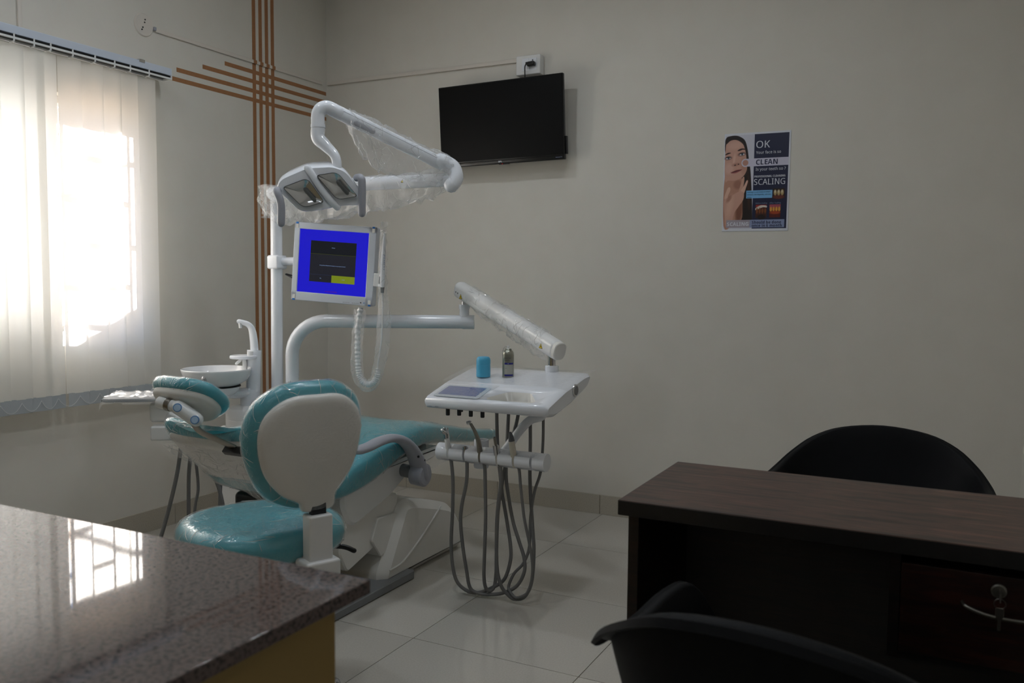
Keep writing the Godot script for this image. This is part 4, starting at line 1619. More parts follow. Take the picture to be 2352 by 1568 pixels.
# ------------------------------------------------------------------ cuspidor unit
func build_cuspidor() -> void:
	var c := Vector3(0.56, 0, 1.20)
	var o := thing("cuspidor_unit", "white water unit with round spittoon bowl and tap beside the dental chair", "dental unit", c)
	var g := Geo.new()
	g.rbox(Vector3(0.60, 0.27, 1.14), Vector3(0.34, 0.54, 0.36), 0.03, 3)
	part(o, "cabinet", g, M.white_plastic)
	var t := Vector3(0.555, 0.545, 1.225)
	g = Geo.new()
	g.lathe([Vector2(0.0, -0.01), Vector2(0.108, -0.01), Vector2(0.108, 0.028), Vector2(0.107, 0.030), Vector2(0.108, 0.032), Vector2(0.108, 0.062), Vector2(0.098, 0.078), Vector2(0.06, 0.088), Vector2(0.0, 0.09)], 48, t)
	part(o, "turret", g, M.white_plastic)
	g = Geo.new()
	g.rbox(Vector3(0.70, 0.60, 1.16), Vector3(0.22, 0.14, 0.24), 0.03, 3)
	part(o, "arm_housing", g, M.white_plastic)
	g = Geo.new()
	g.lathe([Vector2(0, 0.08), Vector2(0.044, 0.08), Vector2(0.044, 0.098), Vector2(0.0425, 0.099), Vector2(0.044, 0.10), Vector2(0.044, 0.16), Vector2(0.0, 0.165)], 32, t)
	part(o, "column", g, M.white_enamel)
	# arm from the column to the bowl
	var bowl := Vector3(0.505, 0.792, 1.375)
	g = Geo.new()
	g.tube(smooth(v3([t + Vector3(0, 0.135, -0.01), t + Vector3(-0.005, 0.145, 0.02), Vector3(0.535, 0.69, 1.30), Vector3(0.515, 0.702, 1.36)])), 0.036, 24, true, 0.62, Vector3(1, 0, 0))
	part(o, "bowl_arm", g, M.white_enamel)
	# bowl with drain cup under it
	g = Geo.new()
	g.lathe([Vector2(0.0, -0.068), Vector2(0.05, -0.066), Vector2(0.095, -0.056), Vector2(0.125, -0.038), Vector2(0.142, -0.016), Vector2(0.147, 0.008), Vector2(0.1475, 0.014), Vector2(0.145, 0.016), Vector2(0.142, 0.012), Vector2(0.136, -0.012), Vector2(0.115, -0.034), Vector2(0.08, -0.05), Vector2(0.04, -0.058), Vector2(0.0, -0.06)], 64, bowl)
	var bw := part(o, "bowl", g, M.ceramic, 60.0)
	g = Geo.new()
	g.lathe([Vector2(0.0, -0.112), Vector2(0.035, -0.11), Vector2(0.075, -0.098), Vector2(0.095, -0.078), Vector2(0.1, -0.06), Vector2(0.0, -0.06)], 48, bowl)
	part(bw, "drain_cup", g, M.white_enamel, 60.0)
	g = Geo.new()
	g.lathe([Vector2(0.0, -0.063), Vector2(0.1015, -0.063), Vector2(0.1015, -0.0595), Vector2(0.0, -0.0595)], 48, bowl)
	part(bw, "seam", g, M.dark_plastic)
	# upright block with cup filler
	var u := t + Vector3(0.012, 0.0, -0.005)
	g = Geo.new()
	g.tube(smooth(v3([u + Vector3(0, 0.15, 0), u + Vector3(0.0, 0.25, -0.005), u + Vector3(0.0, 0.335, -0.01)])), 0.036, 20, false, 0.72)
	part(o, "filler_column", g, M.white_enamel)
	g = Geo.new()
	var tap := smooth(v3([u + Vector3(0.002, 0.33, -0.01), u + Vector3(0.0, 0.38, -0.008), u + Vector3(-0.006, 0.43, -0.002), u + Vector3(-0.022, 0.452, 0.008), u + Vector3(-0.055, 0.462, 0.022)]), 6)
	var tr := []
	for i in tap.size():
		tr.append(lerpf(0.021, 0.013, smoothstep(0.1, 1.0, float(i) / (tap.size() - 1))))
	g.tube(tap, tr, 18, true, 0.7)
	var tp := part(o, "tap", g, M.white_enamel)
	g = Geo.new()
	g.lathe([Vector2(0, -0.022), Vector2(0.008, -0.022), Vector2(0.0095, 0.0), Vector2(0, 0.002)], 16, u + Vector3(-0.05, 0.456, 0.020))
	part(tp, "nozzle", g, M.white_plastic)
	# cup shelf
	g = Geo.new()
	var dish := u + Vector3(-0.03, 0.305, 0.022)
	g.pad(oval(0.064, 0.05, 2.2, 32), 0.016, 0.007, -0.004, Transform3D(Basis(Vector3(0.894, 0, -0.447), Vector3(-0.447, 0, -0.894), Vector3(0, 1, 0)), dish))
	part(o, "cup_shelf", g, M.white_enamel)
	g = Geo.new()
	g.lathe([Vector2(0, 0), Vector2(0.017, 0), Vector2(0.017, 0.028), Vector2(0.014, 0.032), Vector2(0, 0.032)], 20, u + Vector3(0.0, 0.30, 0.012))
	part(o, "flush_knob", g, M.white_plastic)
	g = Geo.new()
	g.tube(v3([dish + Vector3(-0.01, -0.01, 0.005), dish + Vector3(-0.03, -0.03, 0.016)]), 0.007, 10, true)
	g.tube(v3([dish + Vector3(0.005, -0.005, 0.004), dish + Vector3(0.006, -0.07, 0.002)]), 0.010, 12)
	part(o, "flush_nozzle", g, M.white_plastic)
	# chrome rinse nozzle on the near rim of the bowl
	g = Geo.new()
	g.tube(smooth(v3([bowl + Vector3(0.055, -0.05, 0.115), bowl + Vector3(0.058, -0.02, 0.125), bowl + Vector3(0.055, -0.006, 0.12)])), 0.0115, 14, true)
	part(bw, "rinse_nozzle", g, M.chrome)


# ------------------------------------------------------------------ operating lamp
func build_lamp() -> void:
	var p0 := Vector3(0.665, 0.60, 1.172)
	var p1 := Vector3(0.645, 1.582, 1.142)
	var el := Vector3(1.545, 1.602, 1.135)
	var e2 := Vector3(1.54, 1.652, 1.132)
	var a2 := Vector3(1.262, 1.835, 1.52)
	var o := thing("operating_lamp", "white twin-reflector dental operating lamp on a jointed arm", "dental lamp", p0)
	var g := Geo.new()
	g.tube(v3([p0, p1 + Vector3(0, 0.02, 0)]), 0.0262, 24)
	part(o, "post", g, M.white_enamel)
	g = Geo.new()
	g.tube(v3([p1 + Vector3(-0.02, 0.0, 0), p1.lerp(el, 0.5) + Vector3(0, 0.012, 0), el]), [0.030, 0.029, 0.027], 24, true)
	part(o, "lower_arm", g, M.white_enamel)
	g = Geo.new()
	g.tube(smooth(v3([el + Vector3(0.01, -0.02, 0), el + Vector3(0.022, 0.01, -0.01), e2 + Vector3(0.012, 0.0, -0.006), e2 + Vector3(-0.02, 0.022, 0.03)])), 0.032, 24, true)
	part(o, "elbow", g, M.white_enamel)
	g = Geo.new()
	g.tube(v3([e2, a2]), 0.0265, 24, true, 0.8, Vector3(0, 1, 0))
	var up := part(o, "upper_arm", g, M.white_enamel)
	var d := (a2 - e2).normalized()
	var side := d.cross(Vector3.UP).normalized()
	if side.z < 0:
		side = -side
	var nrm := side.cross(d).normalized()
	if nrm.y < 0:
		nrm = -nrm
	g = Geo.new()
	g.tube(v3([e2 + d * 0.03 + nrm * 0.008 + side * 0.0195, a2 - d * 0.03 + nrm * 0.008 + side * 0.0195]), 0.0014, 6)
	part(up, "seam", g, M.grey_plastic)
	g = Geo.new()
	g.tube(v3([e2 + d * 0.34 + side * 0.015 - nrm * 0.008, e2 + d * 0.41 + side * 0.015 - nrm * 0.008]), 0.0125, 12, true, 0.6, nrm)
	part(up, "grey_clip", g, M.grey_plastic)
	# knuckle and drop tube
	var k := Vector3(1.226, 1.815, 1.552)
	g = Geo.new()
	g.tube(smooth(v3([a2 + d * -0.03, a2 + d * 0.012, k + Vector3(0.012, 0.018, -0.006), k + Vector3(0, -0.005, 0), k + Vector3(0, -0.05, 0)]), 6), 0.0255, 24, true)
	part(o, "knuckle", g, M.white_enamel)
	g = Geo.new()
	g.lathe([Vector2(0, -0.052), Vector2(0.0275, -0.052), Vector2(0.0275, -0.04), Vector2(0, -0.04)], 28, k)
	part(o, "collar", g, M.white_enamel)
	g = Geo.new()
	var sp := smooth(v3([k + Vector3(0, -0.05, 0), k + Vector3(0.0, -0.088, 0.0), k + Vector3(0.026, -0.118, -0.012), k + Vector3(0.058, -0.155, -0.024), k + Vector3(0.066, -0.20, -0.026), k + Vector3(0.058, -0.235, -0.02)]), 6)
	var sr := []
	for i in sp.size():
		sr.append(lerpf(0.026, 0.0185, smoothstep(0.2, 0.6, float(i) / (sp.size() - 1))))
	g.tube(sp, sr, 20, true)
	part(o, "drop_tube", g, M.white_enamel)
	# head: a shallow moulded housing that faces the patient's mouth and the viewer
	var fc := Vector3(1.262, 1.533, 1.575)
	var nz := Vector3(0.65, -0.14, 0.745).normalized()
	var rx := Vector3(0.775, 0.075, -0.625)
	rx = (rx - nz * rx.dot(nz)).normalized()
	var uy := nz.cross(rx)
	var hb := Transform3D(Basis(rx, uy, nz), fc)
	var face := rounded(PackedVector2Array([Vector2(-0.165, 0.012), Vector2(-0.145, 0.042), Vector2(-0.05, 0.078), Vector2(0.045, 0.08), Vector2(0.092, 0.06), Vector2(0.15, -0.03), Vector2(0.152, -0.066), Vector2(0.07, -0.064), Vector2(-0.045, -0.08), Vector2(-0.09, -0.076)]), 0.02, 4)
	var rings := []
	for s in [[0.2, -0.10, 0.05], [0.55, -0.095, 0.045], [0.82, -0.07, 0.034], [0.97, -0.03, 0.015], [1.0, -0.012, 0.004], [1.0, -0.004, 0.0], [0.985, 0.0, 0.0]]:
		var row := PackedVector3Array()
		for p in face:
			row.append(hb * Vector3(p.x * s[0], p.y * s[0] + s[2], s[1]))
		rings.append(row)
	g = Geo.new()
	g.rings(rings)
	var head := part(o, "lamp_head", g, M.white_enamel, 45.0)
	# the curved rib between the two openings
	g = Geo.new()
	g.tube(smooth(v3([hb * Vector3(-0.046, 0.078, 0.0), hb * Vector3(-0.03, 0.05, 0.004), hb * Vector3(-0.006, 0.005, 0.004), hb * Vector3(0.026, -0.04, 0.003), hb * Vector3(0.05, -0.068, -0.002)]), 6), 0.0135, 14, true, 0.6, rx)
	part(head, "rib", g, M.white_enamel)
	for q in [PackedVector2Array([Vector2(-0.142, 0.014), Vector2(-0.062, 0.040), Vector2(-0.045, 0.036), Vector2(0.004, -0.046), Vector2(-0.060, -0.062), Vector2(-0.082, -0.056)]), PackedVector2Array([Vector2(-0.018, 0.052), Vector2(0.048, 0.060), Vector2(0.066, 0.052), Vector2(0.128, -0.032), Vector2(0.064, -0.040), Vector2(0.046, -0.034)])]:
		var out := rounded(q, 0.012, 4)
		var mid := Vector2.ZERO
		for p in out:
			mid += p
		mid /= out.size()
		g = Geo.new()
		var frame := []
		for s in [[1.0, 0.001], [1.0, 0.014], [0.955, 0.014], [0.955, 0.001]]:
			var row := PackedVector3Array()
			for p in out:
				var w: Vector2 = mid + (p - mid) * s[0]
				row.append(hb * Vector3(w.x, w.y, s[1]))
			frame.append(row)
		frame.append(frame[0])
		g.rings(frame, true, false)
		var fr := part(head, "lens_frame", g, M.dark_plastic)
		# reflector dish standing in the frame, with vertical flutes
		g = Geo.new()
		var dish := []
		for j in 7:
			var s := 1.0 - j / 6.0 * 0.98
			var row := PackedVector3Array()
			for p in out:
				var w := mid + (p - mid) * 0.955 * s
				row.append(hb * Vector3(w.x, w.y, 0.0015 + 0.011 * s * s))
			dish.append(row)
		g.rings(dish, true, false)
		part(fr, "reflector", g, M.reflector if M.has("reflector") else M.chrome, 50.0)
		g = Geo.new()
		g.tube(v3([hb * Vector3(mid.x + 0.004, mid.y + 0.012, 0.010), hb * Vector3(mid.x + 0.034, mid.y - 0.026, 0.010)]), 0.0068, 10, true)
		part(fr, "bulb_shield", g, M.dark_plastic)
		g = Geo.new()
		g.prism(out, 0.002, 0.0, hb * Transform3D(Basis.IDENTITY, Vector3(0, 0, 0.0185)))
		part(fr, "cover_glass", g, M.lamp_glass if M.has("lamp_glass") else glass("lamp_glass", Color(0.9, 0.95, 0.95), 0.03, 0.03))
	# side handles
	for s in [[Vector2(-0.150, 0.0), Vector2(-0.148, -0.045), Vector2(-0.158, -0.115)], [Vector2(0.132, 0.035), Vector2(0.142, 0.01), Vector2(0.138, -0.095)]]:
		g = Geo.new()
		g.tube(smooth(v3([hb * Vector3(s[0].x, s[0].y, -0.03), hb * Vector3(s[0].x + signf(s[0].x) * 0.012, s[0].y, 0.004), hb * Vector3(s[1].x + signf(s[0].x) * 0.004, s[1].y, 0.012), hb * Vector3(s[2].x, s[2].y, 0.012)]), 6), 0.0145, 14, true)
		part(head, "handle", g, M.grey_plastic)
	# warning triangle on the lower arm
	sticker(o, p1.lerp(el, 0.76) + Vector3(0.014, 0.010, 0.0245), Vector3(0.85, 0, -0.2), Vector3(0.45, 0.1, 0.88), 0.026)

	# film sleeves
	var f1 := thing("film_cover", "clear plastic sleeve hanging from the lamp's lower arm", "plastic film", Vector3(1.1, 1.5, 1.14))
	var f1_geo := sleeve(v3([p1 + Vector3(-0.055, -0.005, 0.02), p1 + Vector3(0.06, 0.0, 0), p1.lerp(el, 0.25), p1.lerp(el, 0.45), p1.lerp(el, 0.65), p1.lerp(el, 0.85), el + Vector3(0.02, 0.02, 0)]), 0.038, [0.10, 0.135, 0.14, 0.125, 0.105, 0.08, 0.05], 0.038, 0.016, 5)
	folds(part(f1, "sleeve", f1_geo, M.clear_film, 60.0), f1_geo.last, 170, 0.0005, 211, true)
	var f2 := thing("film_cover", "clear plastic sleeve draped below the lamp's upper arm", "plastic film", Vector3(1.4, 1.6, 1.3))
	var f2_geo := sleeve(v3([el + Vector3(0.02, 0.0, -0.01), e2 + Vector3(0.004, 0.006, 0), e2.lerp(a2, 0.2), e2.lerp(a2, 0.4), e2.lerp(a2, 0.6), e2.lerp(a2, 0.75), e2.lerp(a2, 0.86)]), 0.036, [0.05, 0.07, 0.10, 0.135, 0.15, 0.13, 0.03], 0.036, 0.014, 6)
	folds(part(f2, "sleeve", f2_geo, M.clear_film, 60.0), f2_geo.last, 110, 0.0005, 212, true)
	var f3 := thing("film_cover", "crumpled clear plastic tied round the top of the lamp post", "plastic film", Vector3(0.64, 1.5, 1.14))
	var f3_geo := skirt([p1 + Vector3(-0.06, 0.03, 0.05), p1 + Vector3(0.0, 0.035, 0.06), p1 + Vector3(0.08, 0.02, 0.04), p1 + Vector3(0.16, -0.02, 0.0)], [p1 + Vector3(-0.05, -0.09, 0.05), p1 + Vector3(0.0, -0.11, 0.06), p1 + Vector3(0.07, -0.145, 0.05), p1 + Vector3(0.15, -0.12, 0.0)], 0.014, 21)
	folds(part(f3, "sheet", f3_geo, M.clear_film, 60.0), f3_geo.last, 60, 0.0005, 214, false)


func sticker(parent: Node, c: Vector3, right: Vector3, out: Vector3, size: float) -> void:
	# yellow warning triangle with its black border and mark
	var z := out.normalized()
	var x := (right - z * right.dot(z)).normalized()
	var y := z.cross(x)
	var tri := rounded(PackedVector2Array([Vector2(-0.5, -0.43), Vector2(0.5, -0.43), Vector2(0.0, 0.43)]), 0.1, 3)
	var g := Geo.new()
	g.prism(tri, 0.03, 0.0, Transform3D(Basis(x, y, z) * size, c))
	var black := part(parent, "warning_sticker", g, M.print_black)
	g = Geo.new()
	g.prism(tri, 0.04, 0.0, Transform3D(Basis(x, y, z) * size * 0.84, c + z * size * 0.002))
	part(black, "yellow_field", g, M.yellow_sticker)
	g = Geo.new()
	g.prism(PackedVector2Array([Vector2(-0.08, -0.3), Vector2(0.2, -0.05), Vector2(-0.02, -0.02), Vector2(0.02, 0.2), Vector2(-0.16, -0.1), Vector2(-0.03, -0.12)]), 0.05, 0.0, Transform3D(Basis(x, y, z) * size * 0.84, c + z * size * 0.003))
	part(black, "mark", g, M.print_black)


# ------------------------------------------------------------------ monitor
func build_monitor() -> void:
	var c := Vector3(0.943, 1.268, 1.115)
	var o := thing("patient_monitor", "white-framed monitor showing a blue screen, held on the lamp post", "monitor", c)
	var fw := Vector3(-0.454, 0.0, -0.888).normalized()
	var rt := Vector3(0.890, 0.0, -0.456).normalized()
	var a := 0.22
	var x := (rt * cos(a) - fw * sin(a)).normalized()
	var z := x.cross(Vector3.UP).normalized()
	var roll := Basis(z, -0.068)
	x = roll * x
	var y := z.cross(x)
	# tip the face very slightly up
	var b := Basis(x, y, z)
	var t := Transform3D(b, c)
	var w := 0.383
	var h := 0.342
	var g := Geo.new()
	g.rbox(t * Vector3(0, 0, -0.022), Vector3(w, h, 0.044), 0.008, 3, b)
	var body := part(o, "housing", g, M.monitor_white)
	# bezel standing round the screen
	g = Geo.new()
	for s in [[-w / 2 + 0.013, 0.0, 0.026, h], [w / 2 - 0.017, 0.0, 0.034, h], [0.0, h / 2 - 0.014, w, 0.028], [0.0, -h / 2 + 0.019, w, 0.038]]:
		g.rbox(t * Vector3(s[0], s[1], 0.0), Vector3(s[2], s[3], 0.010), 0.003, 2, b)
	part(o, "bezel", g, M.monitor_white)
	# screen picture: blue ground, dark dialog, yellow button
	var im := Image.create_empty(320, 256, false, Image.FORMAT_RGBA8)
	var blue := Color(0.115, 0.105, 0.80)
	im.fill(blue)
	var dark := Color(0.13, 0.135, 0.165)
	im.fill_rect(Rect2i(54, 44, 212, 166), dark)
	im.fill_rect(Rect2i(54, 44, 212, 52), Color(0.085, 0.095, 0.125))
	im.fill_rect(Rect2i(54, 96, 212, 1), Color(0.32, 0.36, 0.08))
	im.fill_rect(Rect2i(54, 180, 104, 1), Color(0.17, 0.21, 0.36))
	im.fill_rect(Rect2i(158, 180, 108, 30), Color(0.47, 0.53, 0.115))
	var sm := mat("screen_picture", Color(0.02, 0.02, 0.025), 0.12)
	sm.emission_enabled = true
	sm.emission = Color.BLACK
	sm.emission_operator = BaseMaterial3D.EMISSION_OP_ADD
	sm.emission_texture = ImageTexture.create_from_image(im)
	sm.emission_energy_multiplier = 0.85
	var sw := w - 0.060
	var sh := h - 0.066
	var sc := t * Vector3(-0.004, 0.005, 0.0012)
	var q := QuadMesh.new()
	q.size = Vector2(sw, sh)
	var scr := copy_of(o, "screen", q, sm, sc, b)
	var lit := mat("screen_text", Color(0.1, 0.1, 0.1), 0.4)
	lit.emission_enabled = true
	lit.emission = Color(0.55, 0.66, 0.85)
	lit.emission_energy_multiplier = 0.6
	var redt := mat("screen_red_text", Color(0.1, 0.02, 0.02), 0.4)
	redt.emission_enabled = true
	redt.emission = Color(0.5, 0.05, 0.3)
	redt.emission_energy_multiplier = 0.5
	var at := Transform3D(b, sc + b * Vector3(-sw / 2.0, sh / 2.0, 0.0008))
	lettering(o, "Format", at * Vector3(0.5 * sw, -0.27 * sh, 0), b, 0.015, 0.0, lit)
	lettering(o, "Storage device filesystem not support, do you want to format?", at * Vector3(0.5 * sw, -0.555 * sh, 0), b, 0.122, 0.0, lit)
	lettering(o, "Yes", at * Vector3(0.335 * sw, -0.76 * sh, 0), b, 0.007, 0.0, lit)
	lettering(o, "Cancel", at * Vector3(0.665 * sw, -0.76 * sh, 0), b, 0.013, 0.0, lit)
	lettering(o, "NO SIGNAL  NO SIGNAL", at * Vector3(0.5 * sw, -0.965 * sh, 0), b, 0.056, 0.0, redt)
	# buttons row, lamp, corner protectors
	g = Geo.new()
	for k in 9:
		if k != 4:
			g.rbox(t * Vector3(0.058 + k * 0.0085, -h / 2 + 0.008, 0.005), Vector3(0.005, 0.0012, 0.0012), 0.0003, 1, b)
	part(o, "button_print", g, M.dark_plastic)
	for s in [[0.139, M.black_plastic], [0.154, M.ring_blue]]:
		g = Geo.new()
		g.lathe([Vector2(0, 0.0), Vector2(0.0028, 0.0), Vector2(0.0028, 0.0015), Vector2(0, 0.0015)], 12, t * Vector3(s[0], -h / 2 + 0.012, 0.0048), b * Basis(Vector3(1, 0, 0), PI / 2.0))
		part(o, "button", g, s[1])
	for s in [[-1, -1], [1, -1], [-1, 1], [1, 1]]:
		g = Geo.new()
		g.rbox(t * Vector3(s[0] * (w / 2 - 0.013), s[1] * (h / 2 - 0.013), 0.0045), Vector3(0.013, 0.024, 0.0022), 0.0008, 1, b)
		var tape := part(o, "protective_tab", g, M.cream_plastic)
		g = Geo.new()
		g.rbox(t * Vector3(s[0] * (w / 2 - 0.013), s[1] * (h / 2 - 0.003), 0.003), Vector3(0.012, 0.008, 0.007), 0.001, 1, b)
		part(tape, "blue_end", g, M.print_tab if M.has("print_tab") else mat("print_tab", Color(0.10, 0.42, 0.72), 0.5))
	# clamp and stub arm
	g = Geo.new()
	g.rbox(Vector3(0.652, 1.275, 1.150), Vector3(0.066, 0.062, 0.066), 0.01, 2)
	var cl := part(o, "post_clamp", g, M.white_enamel)
	g = Geo.new()
	g.tube(v3([Vector3(0.66, 1.277, 1.148), Vector3(0.80, 1.282, 1.12), Vector3(0.90, 1.28, 1.09)]), 0.0185, 18)
	part(cl, "stub_arm", g, M.white_enamel)
	g = Geo.new()
	g.tube(smooth(v3([Vector3(0.80, 1.205, 1.12), Vector3(0.74, 1.214, 1.14), Vector3(0.705, 1.222, 1.15), Vector3(0.72, 1.214, 1.155), Vector3(0.78, 1.196, 1.15), Vector3(0.85, 1.19, 1.11)])), 0.0035, 8)
	part(body, "video_cable", g, M.black_plastic)

	# intra-oral camera in its bracket beside the monitor, with a coiled lead in a film sleeve
	var k := t * Vector3(w / 2 + 0.02, -0.055, 0.0)
	var cam := thing("oral_camera", "slim white oral camera in a bracket on the monitor's right edge", "oral camera", k)
	g = Geo.new()
	g.rbox(k + b * Vector3(-0.008, 0, -0.006), Vector3(0.024, 0.058, 0.026), 0.003, 2, b)
	g.rbox(k + b * Vector3(0.012, 0.022, -0.006), Vector3(0.03, 0.014, 0.026), 0.003, 2, b)
	g.rbox(k + b * Vector3(0.012, -0.022, -0.006), Vector3(0.03, 0.014, 0.026), 0.003, 2, b)
	part(cam, "bracket", g, M.white_plastic)
	g = Geo.new()
	var top := k + Vector3(0.03, 0.20, -0.004)
	var wand := v3([k + Vector3(0.022, -0.03, 0), k + Vector3(0.022, 0.0, 0), k + Vector3(0.024, 0.06, 0), k + Vector3(0.028, 0.14, -0.002), top])
	g.tube(wand, [0.009, 0.0105, 0.0105, 0.0075, 0.005], 14, true)
	var wd := part(cam, "wand", g, M.white_enamel)
	g = Geo.new()
	g.tube(v3([k + Vector3(0.021, -0.055, 0), k + Vector3(0.022, -0.03, 0)]), [0.007, 0.009], 12)
	part(wd, "dark_tail", g, M.dark_plastic)
	lettering(wd, "CAMERA", k + Vector3(0.031, 0.075, 0.006), Basis(b.y * -1.0, b.x, b.z), 0.07, 0.0, M.print_grey, true)
	# lead: thin cable from the wand, then the coiled part up to the monitor
	g = Geo.new()
	g.tube(smooth(v3([k + Vector3(0.021, -0.05, 0), k + Vector3(0.022, -0.14, 0.0), k + Vector3(0.018, -0.27, 0.005), k + Vector3(0.004, -0.36, 0.01), k + Vector3(0.003, -0.395, 0.01)]), 6), 0.0032, 8)
	part(cam, "thin_lead", g, M.white_plastic)
	var coil := smooth(v3([k + Vector3(0.005, -0.385, 0.012), k + Vector3(0.002, -0.42, 0.015), k + Vector3(-0.016, -0.447, 0.02), k + Vector3(-0.042, -0.452, 0.03), k + Vector3(-0.066, -0.43, 0.038), k + Vector3(-0.078, -0.39, 0.04), k + Vector3(-0.082, -0.32, 0.04), k + Vector3(-0.084, -0.22, 0.035), k + Vector3(-0.08, -0.12, 0.02)]), 18)
	var cr := []
	for i in coil.size():
		cr.append(0.0135 if i % 4 < 2 else 0.0105)
	g = Geo.new()
	g.tube(coil, cr, 14)
	part(cam, "coiled_lead", g, M.white_plastic, 20.0)
	var f := thing("film_cover", "clear plastic bag over the oral camera and its looped lead", "plastic film", k + Vector3(0, -0.2, 0))
	g = Geo.new()
	bag(g, smooth(v3([k + Vector3(0.027, 0.25, -0.004), k + Vector3(0.026, 0.18, -0.002), k + Vector3(0.024, 0.05, 0), k + Vector3(0.024, -0.06, 0), k + Vector3(0.03, -0.16, 0.0), k + Vector3(0.024, -0.28, 0.005), k + Vector3(0.01, -0.37, 0.01), k + Vector3(-0.004, -0.43, 0.016), k + Vector3(-0.036, -0.462, 0.03), k + Vector3(-0.074, -0.43, 0.04), k + Vector3(-0.086, -0.36, 0.042), k + Vector3(-0.083, -0.25, 0.036), k + Vector3(-0.082, -0.13, 0.02)]), 6), [0.016, 0.012, 0.018, 0.02, 0.028, 0.03, 0.026, 0.024, 0.024, 0.024, 0.027, 0.024, 0.026], 0.009, 33)
	folds(part(f, "sleeve", g, M.clear_film, 60.0), g.last, 90, 0.0005, 216)


func bag(g: Geo, fine: PackedVector3Array, radii: Array, crumple: float, seed_: int) -> void:
	# a crumpled open tube of film round a path; radii are spread evenly along it
	var f := FastNoiseLite.new()
	f.seed = seed_
	f.frequency = 1.0
	f.noise_type = FastNoiseLite.TYPE_SIMPLEX_SMOOTH
	f.fractal_octaves = 3
	var n := fine.size()
	var side := Vector3.RIGHT
	var rows := []
	for i in n:
		var d := (fine[mini(i + 1, n - 1)] - fine[maxi(i - 1, 0)]).normalized()
		side = (side - d * side.dot(d)).normalized()
		var other := d.cross(side)
		var q := float(i) / (n - 1) * (radii.size() - 1)
		var j := mini(int(q), radii.size() - 2)
		var r := lerpf(radii[j], radii[j + 1], q - j)
		var row := PackedVector3Array()
		for k in 20:
			var a := TAU * k / 20.0
			var p := fine[i] + side * cos(a) * r + other * sin(a) * r
			var c := p * 40.0
			row.append(p + Vector3(f.get_noise_3dv(c), f.get_noise_3dv(c + Vector3(31, 0, 0)), f.get_noise_3dv(c + Vector3(0, 31, 0))) * crumple)
		rows.append(row)
	g.rings(rows, true, false)


